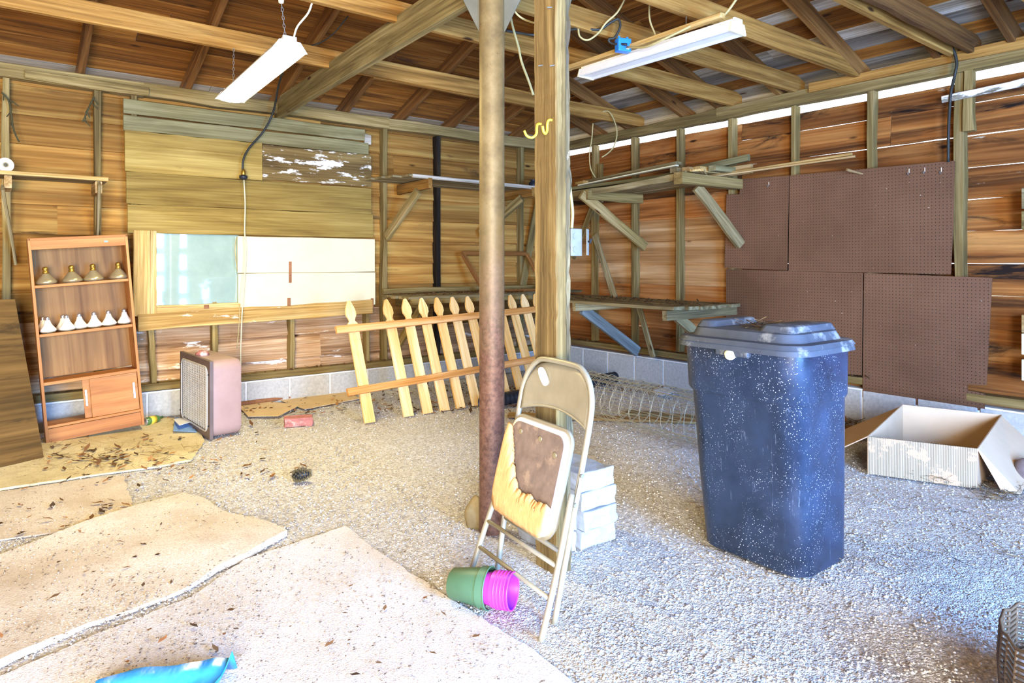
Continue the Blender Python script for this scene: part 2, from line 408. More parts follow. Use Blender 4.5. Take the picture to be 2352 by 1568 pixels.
M['gravel'] = gravel_mat('gravel_ground', [(0, rgb('#aaa49a')), (.25, rgb('#c8c3ba')), (.6, rgb('#dcd9d3')), (1, rgb('#efeeeb'))], 70)
M['ground_out'] = gravel_mat('outdoor_ground', [(0, rgb('#7f7a60')), (.5, rgb('#a09a80')), (1, rgb('#c4bea8'))], 20)
def carpet_mat(name, lo, hi, dirt, speck='#8c7c68'):
    s = NT(name); n = s.noise(s.mapping((140, 140, 140)), 1, 3, .7); b = s.noise(s.mapping((2.4, 2.4, 2.4), s.rnd()), 1, 8, .75)
    c = s.ramp(n.outputs['Fac'], [(.36, rgb(lo)), (.60, rgb(hi))]).outputs[0]
    c = s.mix(s.ramp(b.outputs['Fac'], [(.44, K_), (.66, (.8, .8, .8, 1))]).outputs[0], c, rgb(dirt))
    k = s.noise(s.mapping((60, 60, 60)), 1, 2, .5); m2 = s.noise(s.mapping((5, 5, 5), s.rnd(71.)), 1, 4, .6)
    sp = s.mix(1, s.ramp(k.outputs['Fac'], [(.64, K_), (.70, W_)]).outputs[0], s.ramp(m2.outputs['Fac'], [(.42, K_), (.6, W_)]).outputs[0], 'MULTIPLY')
    c = s.mix(sp, c, rgb(speck)); s.bump(n.outputs['Fac'], 1., .008)
    return s.out(c, .97, 0, .05)
M['carpet_a'] = carpet_mat('tan_carpet_pile', '#d2c2a6', '#f4e8d4', '#ccb89a')
M['carpet_b'] = carpet_mat('cream_carpet_pile', '#d6cec2', '#f6f1ea', '#dccfbc')
M['vinyl'] = carpet_mat('yellowed_sheet', '#e6d6a2', '#f4e6ba', '#c4ae78')

def attr_mat(name, rough=.95, spec=.15):
    s = NT(name); a = s.n('ShaderNodeAttribute', attribute_name='tint'); return s.out(a.outputs['Color'], rough, 0, spec)
M['tint'] = attr_mat('loose_litter')

# ------------------------------------------------------------------ the shell
D, W = 6.35, 5.65           # inside faces of the siding: far wall Y = D, right-hand wall X = W
X0, Y0 = -3.0, -2.2         # the walls behind the camera
SB, SR = D - .09, W - .09   # inner faces of the studs
PZ0, PZ1 = 2.685, 2.795     # wall plates

# ground
def grid_mesh(name, x0, x1, y0, y1, nx, ny, amp):
    xs = np.linspace(x0, x1, nx); ys = np.linspace(y0, y1, ny); X, Y = np.meshgrid(xs, ys)
    Z = amp * (np.sin(X * 2.1 + .7 * Y) * np.cos(Y * 1.7 - .4 * X) + .5 * np.sin(X * 5.3 + 1) * np.sin(Y * 4.7)) - amp * 1.2
    Z += rng.normal(0, .0012, Z.shape)
    v = np.stack([X.ravel(), Y.ravel(), Z.ravel()], 1)
    i = np.arange(nx * ny).reshape(ny, nx); f = np.stack([i[:-1, :-1], i[:-1, 1:], i[1:, 1:], i[1:, :-1]], -1).reshape(-1, 4)
    me = bpy.data.meshes.new(name); me.from_pydata(v.tolist(), [], f.tolist()); return me
fl = link('floor', grid_mesh('floor', X0 - .2, W + .5, Y0 - .3, D + .4, 190, 190, .006), M['gravel'])
tag(fl, 'loose grey and tan gravel ground inside the shed', 'floor', kind='structure')
b = MB(); b.add([(-40, -40, -.06), (40, -40, -.06), (40, 40, -.06), (-40, 40, -.06)], [(0, 1, 2, 3)])
g = b.build('ground', M['ground_out']); tag(g, 'bare pale ground outside the shed', 'ground', kind='structure')

wall_back = thing('wall_back', (1.3, D, 0), 'shed wall of brown horizontal siding boards on studs over concrete blocks', 'wall', kind='structure')
wall_right = thing('wall_right', (W, 2, 0), 'shed wall of orange siding with bright gap below the roof', 'wall', kind='structure')
wall_front = thing('wall_front', (1.3, Y0, 0), 'shed wall with two open doorways', 'wall', kind='structure')
wall_left = thing('wall_left', (X0, 2, 0), 'plain siding wall of the shed', 'wall', kind='structure')
ceiling = thing('ceiling', (1.3, 2, 2.8), 'open hip roof of brown boards on rafters and joists', 'ceiling', kind='structure')

# far wall: siding
zb = [1.30 + .229 * k for k in range(-5, 7)] + [2.75]
for k in range(len(zb) - 1):
    z0, z1 = max(zb[k], .2), min(2.74, zb[k + 1])
    cuts = [X0, random.choice([.35, 1.6, 2.5, 3.3]), W + .05]
    for a, c in zip(cuts, cuts[1:]):
        m = M['siding_pale'] if (k in (0, 1) and a < 3) or (k == 2 and a < 0) else M['siding']
        yo = D + .012 + (.002 if a > X0 else 0); plank('siding_board', (a - .01, yo, (z0 + z1) / 2), (c + .01, yo, (z0 + z1) / 2), (0, .16, 1), z1 - z0 + .02, .02, m, wall_back, 9, .0018)
# far wall: studs, plates, blocks
def bstud(x, y0=None, y1=None, mat='stud', w=.045, lean=0.):
    p = onY(x, 420, SB); z0, z1 = (.28 if y0 is None else y0), (PZ0 if y1 is None else y1)
    plank('stud', (p.x + lean, SB + .045, z0), (p.x, SB + .045, z1), (1, 0, 0), w, .09, M[mat], wall_back, 6, .0025)
for x in (14, 225, 885, 1008, 1200): bstud(x, mat='stud_black' if x == 1008 else 'stud', w=.05)
bstud(308, 1.54, PZ0)
for x, l in ((345, .03), (492, .02), (672, 0), (845, 0)): bstud(x, .28, .96, lean=l)
bstud(-210); bstud(1140)
for a, c, dz in ((X0, .95, .0), (.95, 3.2, .0), (3.2, W, 0)):
    plank('top_plate', (a, SB + .02, PZ0 + .055), (c, SB + .02, PZ0 + .055), (0, 0, 1), PZ1 - PZ0, .10, M['stud'], wall_back, 8, .003)
plank('top_plate', (.15, SB - .045, PZ0 + .03), (.98, SB - .045, PZ0 + .03), (0, 0, 1), .07, .03, M['stud'], wall_back, 4)
plank('sill_plate', (X0, SB + .03, .25), (W, SB + .03, .25), (0, 1, 0), .12, .06, M['stud'], wall_back, 12, .004)
def blocks(wall, axis, a, c, h, face):
    n = int(round((c - a) / .405)); L = (c - a) / n; proto = None
    for i in range(n):
        p = a + (i + .5) * L
        if proto is None:
            bb = MB(); d = (L - .014, .18, h - .02) if axis == 'x' else (.18, L - .014, h - .02); bb.box((0, 0, 0), d)
            proto = bb.mesh('concrete_block'); bm = bmesh.new(); bm.from_mesh(proto); bmesh.ops.bevel(bm, geom=bm.edges[:], offset=.006, segments=1, affect='EDGES'); bm.to_mesh(proto); bm.free()
        loc = (p, face + .09, h / 2 - .02) if axis == 'x' else (face + .09, p, h / 2 - .02)
        link('concrete_block', proto, M['block'], wall, Matrix.Translation(loc))
    mb = MB(); mb.box(((a + c) / 2, face + .094, h / 2 - .012) if axis == 'x' else (face + .094, (a + c) / 2, h / 2 - .012), (c - a, .172, h - .012) if axis == 'x' else (.172, c - a, h - .012))
    mb.build('mortar_bed', M['mortar'], wall)
blocks(wall_back, 'x', X0, W + .09, .235, SB - .03)
# right wall: siding
zr = [1.294 + .235 * k for k in range(-5, 6)] + [2.63]
for k in range(len(zr) - 1):
    z0, z1 = max(zr[k], .2), zr[k + 1]
    cuts = [.9, 2.35 if k % 2 else 3.7, D + .05]
    gap = .007 if abs(z1 - 1.294) < .01 else (.004 if k in (3, 7, 8) else .0)
    for a, c in zip(cuts, cuts[1:]):
        near = c < 4
        m = M['siding_dark'] if near or (k in (9, 8) and a < 4) else (M['siding_tan'] if k in (4, 5, 6) else M['siding_r'])
        plank('siding_board', (W + .012, a + .002, (z0 + z1 - (gap if near else 0)) / 2), (W + .012, c - .002, (z0 + z1 - (gap if near else 0)) / 2), (.10, 0, 1), z1 - z0 - (gap if near else -.006), .02, m, wall_right, 9, .0016)
def rstud(x, y0=None, y1=None, w=.045, yref=330, mat='stud'):
    p = onX(x, yref, SR); z0, z1 = (.37 if y0 is None else y0), (PZ0 if y1 is None else y1)
    plank('stud', (SR + .045, p.y, z0), (SR + .045, p.y, z1), (0, 1, 0), w, .09, M[mat], wall_right, 6, .0028)
for x in (1361, 1453, 1557, 1677, 1821, 1998, 2202): rstud(x, w=.06 if x == 2202 else .047)
rstud(2420); rstud(2600)
p = onX(2221, 230, SR - .03); plank('stud_scab', (SR + .01, p.y, 2.25), (SR + .01, p.y, PZ1), (0, 1, 0), .06, .07, M['stud'], wall_right, 4)
plank('stud_scab', (SR + .01, onX(1378, 380, SR).y, 2.0), (SR + .01, onX(1378, 380, SR).y, 2.45), (0, 1, 0), .05, .05, M['stud'], wall_right, 4)
plank('top_plate', (SR + .02, 3.9, PZ0 + .05), (SR + .02, D - .15, PZ0 + .05), (0, 0, 1), .10, .10, M['stud'], wall_right, 8, .003)
plank('top_plate', (SR + .02, .8, PZ0 + .06), (SR + .02, 3.9, PZ0 + .06), (0, 0, 1), .12, .10, M['stud'], wall_right, 8, .003)
plank('top_plate', (SR - .045, .8, PZ1 + .0), (SR - .045, 2.95, PZ1 + .0), (0, 0, 1), .075, .03, M['joist'], wall_right, 6, .003)
plank('sill_plate', (SR + .03, .8, .33), (SR + .03, D - .18, .33), (1, 0, 0), .12, .06, M['stud'], wall_right, 12, .004)
blocks(wall_right, 'y', .9, D - .18, .29, SR - .03)
# the walls behind the camera (two doorways in the front one, the right wall carries on to it)
def shell_boards(wall, p0, p1, z0, z1, n, mat):
    for i in range(n):
        a, c = z0 + (z1 - z0) * i / n, z0 + (z1 - z0) * (i + 1) / n
        plank('siding_board', (p0[0], p0[1], (a + c) / 2), (p1[0], p1[1], (a + c) / 2), (0, 0, 1), c - a, .022, M[mat], wall, 4, .001)
shell_boards(wall_right, (W + .012, Y0), (W + .012, .9), 0, 2.63, 11, 'siding_r')
shell_boards(wall_left, (X0, Y0), (X0, D), 0, 2.8, 12, 'siding')
for a, c, z0, z1, n in ((X0, -2.6, 0, 2.8, 12), (-.3, .95, 0, 2.2, 9), (3.0, W, 0, 2.2, 9), (-2.6, W, 2.2, 2.8, 3)):
    shell_boards(wall_front, (a, Y0), (c, Y0), z0, z1, n, 'siding')
for z in (.62, 1.08, 1.52): plank('gate_rail', (2.2, Y0 + .08, z), (3.0, Y0 + .08, z), (0, 0, 1), .16, .025, M['stud'], wall_front, 3)

# ------------------------------------------------------------------ roof
PIT, RZ = .33, 2.905
SL = math.sqrt(1 + PIT * PIT)
def zroof(run): return RZ + PIT * run        # underside of the boards, run measured inwards from the siding
cyc = ['roof', 'roof', 'roof', 'roof', 'roof', 'roof', 'roof_grey']
edge = -.20; i = 0; random.seed(21)
while edge < 4.0:
    w = random.choice([.13, .15, .165, .185]); r = edge + w / 2 / SL; z = zroof(r) + .011
    # far slope, boards along X; near slope over the right wall, boards along Y
    hx = W - r + .06; m = ('roof_grey' if i in (0,) else random.choice(cyc))
    cut = random.uniform(.3, 3.2)
    for a, c in ((X0 - .3, cut), (cut, hx)):
        if c > a: plank('roof_board', (a + .002, D - r, z), (c - .002, D - r, z), (0, -1, PIT), w - .004, .02, M[m], ceiling, 5, .0012)
    hy = D - r + .06; m = {0: 'roof_white', 1: 'roof_grey', 2: 'roof', 4: 'roof_white', 7: 'roof_white', 3: 'roof_grey'}.get(i, random.choice(cyc))
    cut = random.uniform(2.2, 4.5)
    for a, c in ((Y0 - .3, cut), (cut, hy)):
        if c > a: plank('roof_board', (W - r, a + .002, z), (W - r, c - .002, z), (-1, 0, PIT), w - .004, .02, M[m], ceiling, 5, .0012)
    edge += w / SL; i += 1
# the two slopes behind the camera, in broad boards
for k in range(9):
    r = -.2 + (k + .5) * .5; z = zroof(r) + .02
    plank('roof_board', (X0 - .3, Y0 + r, z), (W + .3, Y0 + r, z), (0, 1, PIT), .52, .02, M['roof'], ceiling, 2, 0)
    if r < 4.0: plank('roof_board', (X0 + r, Y0 - .3, z), (X0 + r, D + .3, z), (1, 0, PIT), .52, .02, M['roof'], ceiling, 2, 0)
RH = .135
def rafter_b(x, top=3.6, mat='rafter', y=200, w=.05):
    X = onY(x, y, SB).x; top = min(top, W - X - .02)
    z = lambda r: zroof(r) - RH / 2 * SL
    plank('rafter', (X, D + .12, z(-.12)), (X, D - top, z(top)), (0, PIT, 1), RH, w, M[mat], ceiling, 5, .003)
def rafter_r(x, y, top=3.6, mat='rafter', w=.05):
    Y = onX(x, y, SR).y; top = min(top, D - Y - .02)
    z = lambda r: zroof(r) - RH / 2 * SL
    plank('rafter', (W + .12, Y, z(-.12)), (W - top, Y, z(top)), (PIT, 0, 1), RH, w, M[mat], ceiling, 5, .003)
for x, y in ((-60, 140), (186, 160), (432, 195), (640, 225), (795, 250), (925, 275), (1040, 296), (1130, 305), (1196, 318)): rafter_b(x, y=y)
for x, y in ((1362, 312), (1440, 292), (1566, 268), (1652, 249), (1792, 220), (1976, 178), (2160, 138), (2330, 105), (2520, 60)): rafter_r(x, y)
plank('hip_rafter', (W + .05, D + .05, zroof(-.05) - .07), (W - 3.9, D - 3.9, zroof(3.9) - .07), (-.3, -.3, 1), .15, .045, M['rafter'], ceiling, 5)
# ceiling joists along X, ends resting on the right-hand plate
JH = .14
def joist(Y, xa, xb, mat='joist', dz=0., dy=0.):
    plank('joist', (xa, Y + dy, PZ1 + JH / 2 + .002 + dz), (xb, Y + dy, PZ1 + JH / 2 + .002), (0, 0, 1), JH, .045, M[mat], ceiling, 7, .003)
joist(4.96, X0, 3.62, dy=-.046); joist(4.96, 2.4, W + .02)
for Y in (3.73, 3.10, 2.55, 1.86, 1.2, .5, -.3, -1.1): joist(Y, X0 if Y < 3 or Y > 3.5 else X0, W + .02)
for Y in (1.80,): joist(Y - .05, 3.6, W, mat='rafter')
# girder on the steel column
plank('girder', (1.90, 1.4, 2.745), (2.08, D - .02, 2.745), (0, 0, 1), .19, .055, M['beam'], ceiling, 6, .003)

# ------------------------------------------------------------------ columns
colm = thing('steel_column', (1.885, 2.62, 0), 'round rusty steel pipe column standing beside the square timber post', 'column')
pc = onz(1132, 1216); pc = V((1.885, 2.60, 0))
b = MB(); n = 28; rings = []
for i in range(9):
    z = 2.65 * i / 8; rings.append([V((pc.x + .061 * math.cos(2 * math.pi * k / n), pc.y + .061 * math.sin(2 * math.pi * k / n), z)) for k in range(n)])
b.loft(rings); b.build('pipe', M['pipe'], colm, smooth=True, auto=40)
tang = RGT
for sgn in (-1, 1):
    o = V((pc.x, pc.y, 0)) + tang * (sgn * .055); e = o + tang * (sgn * .10)
    th = FWD * .006; b = MB()
    tri = [o + V((0, 0, 2.40)), o + V((0, 0, 2.65)), e + V((0, 0, 2.65)), e + V((0, 0, 2.60))]
    b.loft([[p - th for p in tri], [p + th for p in tri]]); b.build('gusset_plate', M['gusset'], colm)
b = MB(); b.box((pc.x, pc.y, 2.648), (.3, .16, .012)); b.build('cap_plate', M['gusset'], colm)

post = thing('timber_post', (1.87, 2.125, 0), 'square weathered timber post with nails and a rotten split edge', 'post')
def rough_post():
    b = MB(); rings = []; random.seed(3); nz = 80
    x0, x1, y0, y1 = 1.82, 1.92, 2.055, 2.195
    for i in range(nz + 1):
        z = 2.80 * i / nz; e = [random.gauss(0, .003) for _ in range(6)]; lean = -.004 * (z - 1.4)
        rot = .010 * (1.2 + math.sin(z * 7) + .6 * math.sin(z * 17 + 1) + .4 * math.sin(z * 41)) + abs(e[3])
        ring = [(x0 + e[0] * .4, y1), (x0 + e[0] * .4, y0 + .006), (x0 + .006, y0 + e[1] * .4), (x0 + .05, y0 + e[4] * .4), (x0 + .062, y0 + .006 + abs(e[2])), (x1 - .022, y0 + .004 + e[5]), (x1 - .004 - rot * .5, y0 + .012 + rot), (x1 - rot * .35, y0 + .05), (x1, y1)]
        rings.append([V((x + lean, y, z)) for x, y in ring])
    b.loft(rings); return b
GZ = Matrix.Rotation(-math.pi / 2, 4, 'Y'); GZ.translation = (1.87, 2.125, 0)   # local x (the grain) points up
rb = rough_post(); rb.v = [tuple(GZ.inverted() @ V(q)) for q in rb.v]
o = rb.build('post_shaft', M['post'], post, GZ)
o.data.materials.append(M['post_rot'])
for p in o.data.polygons:
    c = GZ @ p.center
    if c.x > 1.885 and c.y < 2.16: p.material_index = 1
for x, y in ((1268, 15), (1248, 148), (1274, 148)):
    p = onX(x, y, 1.82); MB().tube([p + V((.01, 0, 0)), p + V((-.03, -.004, -.012))], .0022, 6).build('nail', M['zinc'], post)
for k, (x, y) in enumerate(((1241, 284), (1266, 275))):
    p = onX(x, y, 1.815); s = (-RGT * .38 - FWD * .5) if k else (-RGT * .95 - FWD * .2)
    pts = [p + V((.008, 0, 0)), p + V((-.014, 0, -.004)), p + V((-.022, 0, -.022)) - s * .002, p + V((-.022, 0, -.046)) + s * .0, p + V((-.022, 0, -.062)) + s * .018, p + V((-.022, 0, -.056)) + s * .042, p + V((-.022, 0, -.034)) + s * .054]
    h = MB().tube(spline(pts, 5), .0055, 8).build('hook', M['yellow_vinyl'], None, smooth=True)
    tag(h, 'yellow vinyl screw hook %s on the timber post' % ('beside the post middle, its tip up' if k else 'nearest the post edge, its tip swung outwards'), 'hook', 'hooks on the timber post')

# electrical box on the post
sw = thing('switch_box', (1.955, 2.12, 1.32), 'small grey metal switch box with open cover on the timber post', 'switch box')
b = MB(); b.box((1.953, 2.10, 1.385), (.066, .05, .118)); b.build('box_body', M['zinc'], sw, bevel=.004)
b = MB(); R = Matrix.Rotation(math.radians(38), 3, 'Z'); b.box((2.005, 2.062, 1.386), (.055, .003, .112), R); cv = b.build('cover', M['zinc'], sw)
b = MB(); b.tube([(2.005, 2.058, 1.39), (1.998, 2.04, 1.383), (1.996, 2.03, 1.40)], .004, 6); b.build('lever', M['black_plastic'], cv)
for dz in (-.03, .025):
    MB().lathe([(.014, 0), (.014, .003)], 16, Matrix.Translation((1.944, 2.0755, 1.385 + dz)) @ Matrix.Rotation(math.pi / 2, 4, 'X')).build('knockout', M['zinc'], sw)
tag(MB().tube(spline([(1.955, 2.11, 1.445), (1.962, 2.112, 1.52), (1.945, 2.11, 1.62), (1.935, 2.112, 1.72), (1.93, 2.12, 2.3)], 6), .007, 8).build('feed_cable', M['beige_cable'], None, smooth=True), 'grey beige cable running down the post into the switch box', 'cable')

# ------------------------------------------------------------------ shop lights
def shop_light(X, ya, yb, za, zb_, lit, label, group):
    t = thing('shop_light', (X, (ya + yb) / 2, za), label, 'light', group)
    L = yb - ya; ang = math.atan2(zb_ - za, L)
    Mx = Matrix.Translation((X, ya, za)) @ Matrix.Rotation(ang, 4, 'X')
    w = .098 if lit else .075
    prof = [(-w, 0), (-w + .006, .0), (-.055, .042), (.055, .042), (w - .006, 0), (w, 0), (.06, .05), (.035, .052), (.035, .075), (-.035, .075), (-.035, .052), (-.06, .05)]
    b = MB(); b.loft([[Mx @ V((x, 0, z)) for x, z in prof], [Mx @ V((x, L, z)) for x, z in prof]]); b.build('hood', M['white_metal'], t)
    for y in (-.012, L):
        ep = [(-w - .003, -.004), (w + .003, -.004), (.06, .054), (.038, .056), (.038, .08), (-.038, .08), (-.038, .056), (-.06, .054)]
        b = MB(); b.loft([[Mx @ V((x, y, z)) for x, z in ep], [Mx @ V((x, y + .012, z)) for x, z in ep]])
        b.build('end_cap', M['white_metal'] if lit else M['cream_plastic'], t)
    if lit:
        b = MB(); ln = [(-w + .008, .004), (-w * .6, -.012), (0, -.018), (w * .6, -.012), (w - .008, .004)]; up = [(w - .012, .010), (-w + .012, .010)]
        b.loft([[Mx @ V((x, .004, z)) for x, z in ln + up], [Mx @ V((x, L - .004, z)) for x, z in ln + up]]); b.build('lit_diffuser', M['tube_lit'], t)
    else:
        b = MB(); ln = [(-w + .01, -.002), (-.03, .004), (.03, .004), (w - .01, -.002), (w - .012, .004), (.03, .010), (-.03, .010), (-w + .012, .004)]
        b.loft([[Mx @ V((x, .004, z)) for x, z in ln], [Mx @ V((x, L - .004, z)) for x, z in ln]]); b.build('diffuser', M['white_metal'], t)
    return t, Mx, L
lt, Mx, L = shop_light(1.30, 3.75, 4.97, 2.50, 2.455, True, 'switched-on fluorescent shop light hanging by chains', 'shop lights')
def chain(p0, p1, parent):
    p0, p1 = V(p0), V(p1); n = max(4, int((p1 - p0).length / .021)); b = MB(); d = (p1 - p0) / n; u = d.normalized(); s = u.cross(V((.3, 1, .1))).normalized(); q = u.cross(s)
    for i in range(n):
        c = p0 + d * (i + .5); a = s if i % 2 else q
        b.tube([c + u * (.0135 * math.cos(t)) + a * (.006 * math.sin(t)) for t in [2 * math.pi * k / 8 for k in range(8)]], .0016, 5, closed=True)
    return b.build('hanging_chain', M['zinc'], parent, smooth=True)
chain(Mx @ V((0, .06, .078)), (1.27, 3.80, 2.80), lt); chain(Mx @ V((0, L - .08, .078)), (1.30, 4.88, 2.80), lt)
b = MB(); b.lathe([(.004, 0), (.014, .004), (.016, .02), (.010, .03)], 12, Matrix.Translation((1.27, 3.80, 2.775))); b.build('ceiling_hook', M['cream_plastic'], lt)
tag(MB().tube(spline([Mx @ V((.03, .02, .075)), (1.36, 3.79, 2.66), (1.42, 3.78, 2.75), (1.45, 3.76, 2.84), (1.52, 3.74, 2.95)], 6), .006, 8).build('light_cord', M['white_cable'], None, smooth=True), 'thick white power cord leaving the switched-on shop light', 'cord')
l2, Mx2, L2 = shop_light(3.31, 2.2, 3.42, 2.60, 2.615, False, 'switched-off slim white shop light with cream end caps', 'shop lights')
plank('mounting_batten', (3.25, 2.25, 2.70), (3.25, 3.55, 2.70), (1, 0, 0), .05, .03, M['trimwood'], l2, 4)
for y in (2.55, 3.10):
    MB().tube([(3.31, y, 2.67), (3.31, y, 2.81)], .002, 5).build('hanger_wire', M['zinc'], l2)

# ------------------------------------------------------------------ cables and hanging cords
def cord(name, pts, r, mat, label, cat='cord', n=5, group=None):
    o = MB().tube(spline(pts, n), r, 8).build(name, M[mat], None, smooth=True); return tag(o, label, cat, group)
cord('hanging_cable', [atd(1168, 8, 3.93), atd(1176, 55, 3.86), atd(1190, 105, 3.86), atd(1198, 142, 3.86), atd(1214, 185, 3.86), atd(1225, 218, 3.86)], .0075, 'beige_cable', 'beige cable hanging straight down between steel column and timber post', 'cable')
cord('loose_wire', [atd(1176, 18, 3.3), atd(1190, 35, 3.3), atd(1207, 46, 3.3), atd(1232, 54, 3.2)], .005, 'beige_cable', 'short beige wire bridging the steel column and timber post high up', 'cable')
cord('black_cable', [atd(1160, 70, 4.0), atd(1195, 76, 4.0), atd(1240, 80, 4.0), atd(1325, 66, 4.25), atd(1375, 68, 4.3), atd(1402, 52, 4.3), atd(1420, 44, 4.3), atd(1424, 62, 4.3), atd(1412, 86, 4.3), atd(1398, 90, 4.3), atd(1406, 100, 4.3), atd(1440, 102, 4.25)], .008, 'black_cable', 'black cable looping from the timber post into the blue junction box', 'cable')
cord('looped_wire', [atd(1328, 66, 4.1), atd(1332, 84, 4.1), atd(1350, 92, 4.1), atd(1374, 76, 4.1), atd(1392, 52, 4.1), atd(1418, 28, 4.1), atd(1438, -8, 4.1)], .006, 'beige_cable', 'beige wire in a drooping loop left of the blue junction box', 'cable')
cord('looped_wire', [atd(1494, -8, 4.2), atd(1491, 25, 4.2), atd(1494, 52, 4.2), atd(1506, 84, 4.2), atd(1500, 102, 4.25)], .006, 'beige_cable', 'beige wire dropping straight from the roof right of the junction box', 'cable')
cord('feed_cable', [atd(1440, 108, 4.25), atd(1480, 108, 4.1), atd(1520, 92, 4.0), atd(1562, 72, 3.95), atd(1605, 52, 3.9), atd(1650, 44, 3.85), atd(1672, 25, 3.8), atd(1694, -6, 3.8)], .0075, 'beige_cable', 'beige cable from the blue junction box along the unlit shop light', 'cable')
cord('looped_wire', [atd(1378, 258, 6.98), atd(1398, 256, 6.98), atd(1412, 280, 6.98), atd(1417, 308, 6.98), atd(1410, 336, 6.98), atd(1396, 352, 6.98), atd(1382, 361, 6.98)], .007, 'beige_cable', 'beige wire hooked over a joist with its end curling left', 'cable')
cord('looped_wire', [atd(1362, 283, 6.6), atd(1359, 320, 6.6), atd(1354, 356, 6.6), atd(1357, 388, 6.6), atd(1368, 408, 6.7)], .006, 'beige_cable', 'beige wire hanging down to the corner shelf', 'cable')
cord('heavy_cable', [onX(2002, -10, 5.0), onX(2035, 28, 5.1), onX(2085, 60, 5.25), onX(2140, 80, 5.35), onX(2182, 104, 5.42), onX(2197, 140, 5.44), onX(2193, 172, 5.44), onX(2184, 215, 5.50), onX(2179, 290, 5.5), onX(2178, 372, 5.5)], .011, 'black_cable', 'thick black cable bending down the right-hand wall stud', 'cable')
cord('thin_black_wire', [onY(690, 108, 5.2), onY(730, 100, 5.2), onY(765, 78, 5.1), onY(800, 36, 5.0)], .005, 'black_cable', 'thin black wire sagging between roof rafters beside the girder', 'cable')
jb = thing('junction_box', atd(1431, 106, 4.3), 'bright blue plastic junction box hanging from a joist', 'junction box')
pj = atd(1431, 105, 4.3); Rj = Matrix.Rotation(-YAW + .35, 3, 'Z')
b = MB(); b.box(pj, (.095, .055, .085), Rj); b.build('box_body', M['blue_plastic'], jb, bevel=.006)
b = MB(); b.box(pj + Rj @ V((.018, -.029, -.02)), (.022, .003, .018), Rj); b.build('paper_label', M['paper'], jb)
for dx in (-.03, .03):
    b = MB(); b.tube([pj + Rj @ V((dx, 0, .04)), pj + Rj @ V((dx, .0, .058))], .008, 8); b.build('nail_lug', M['blue_plastic'], jb)
MB().tube(spline([pj + V((.03, -.03, -.01)), pj + V((.09, -.03, .005)), pj + V((.13, -.04, .012))], 4), .005, 6).build('wire_stub', M['black_cable'], jb)

# lamp cord, socket and white extension down the far wall
cord('drop_cord', [onY(655, 150, 5.6), onY(640, 195, 5.9), onY(628, 255, 6.1), onY(606, 300, 6.14), onY(572, 340, 6.15), onY(559, 366, 6.15), onY(557, 392, 6.15)], .009, 'black_cable', 'dark cord dropping from the roof to a lamp socket on the board panel')
so = thing('lamp_socket', onY(559, 405, 6.14), 'dark lamp socket adapter hanging on the end of the dark cord', 'socket')
pz = onY(559, 400, 6.145)
MB().lathe([(.010, .045), (.02, .03), (.022, -.0), (.018, -.012)][::-1], 16, Matrix.Translation(pz)).build('socket_cap', M['brass'], so, smooth=True)
MB().lathe([(.014, -.05), (.034, -.036), (.036, -.014), (.02, -.008)], 16, Matrix.Translation(pz)).build('socket_body', M['black_plastic'], so, smooth=True)
cord('extension_cord', [pz + V((.005, 0, -.05)), onY(563, 470, 6.15), onY(562, 530, 6.16), onY(565, 580, 6.16), onY(561, 650, 6.15), onY(556, 720, 6.12), onY(553, 800, 6.12), onY(552, 850, 6.1), onY(543, 890, 6.1), onY(537, 925, 6.08)], .0055, 'white_cable', 'thin white extension cord hanging down past the window to the floor')
cord('loop_string', [onY(543, 545, 6.2), onY(540, 575, 6.2), onY(545, 622, 6.2)], .004, 'beige_cable', 'short cream string looped on the edge of the mirror pane')
cord('pull_string', [onY(550, 700, 6.1), onY(549, 745, 6.1), onY(544, 800, 6.1)], .004, 'beige_cable', 'short twine hanging in front of the ledge')

# ------------------------------------------------------------------ far wall: board panel, window, hatch, ledge
bp = thing('board_panel', (1.9, 6.2, 1.54), 'panel of wide weathered planks nailed over the far wall', 'panel')
rows = [(2.64, 2.52, .80, 2.93, 'panel_grey'), (2.51, 2.385, .80, 2.97, 'panel_grey'), (2.385, 2.04, .81, 1.911, 'panel'), (2.385, 2.06, 1.915, 3.0, 'panel_peel'), (2.045, 1.78, .82, 3.0, 'panel'), (1.78, 1.54, .83, 3.02, 'panel')]
for z1, z0, a, c, m in rows:
    plank('plank', (a, 6.245, (z0 + z1) / 2), (c, 6.245, (z0 + z1) / 2 + .01), (0, 0, 1), z1 - z0 - .004, .022, M[m], bp, 8, .002)
plank('plank', (2.93, 6.248, 2.55), (3.0, 6.248, 2.55), (0, 0, 1), .10, .02, M['roof_white'], bp, 2)

win = thing('window_1', (1.4, 6.24, 1.0), 'wood-framed window with a dusty greenish mirror-like pane', 'window', kind='structure')
def wall_rect(x0, x1, yt, yb, Y):
    a = onY(x0, (yt + yb) / 2, Y).x; c = onY(x1, (yt + yb) / 2, Y).x
    zt = onY((x0 + x1) / 2, yt, Y).z; zb2 = onY((x0 + x1) / 2, yb, Y).z; return a, c, zb2, zt
a, c, z0, z1 = wall_rect(358, 548, 538, 700, 6.25)
b = MB(); b.box(((a + c) / 2, 6.262, (z0 + z1) / 2), (c - a, .006, z1 - z0)); b.build('mirror_pane', M['mirror'], win)
a2, c2, _, _ = wall_rect(345, 360, 538, 722, 6.23)
plank('window_stile', ((a2 + c2) / 2, 6.24, z0 - .075), ((a2 + c2) / 2, 6.24, z1 + .02), (1, 0, 0), c2 - a2, .035, M['trimwood'], win, 4, .001)
plank('window_rail', (c2, 6.24, z0 - .03), (c + .01, 6.24, z0 - .03), (0, 0, 1), .075, .035, M['trimwood'], win, 4, .001)
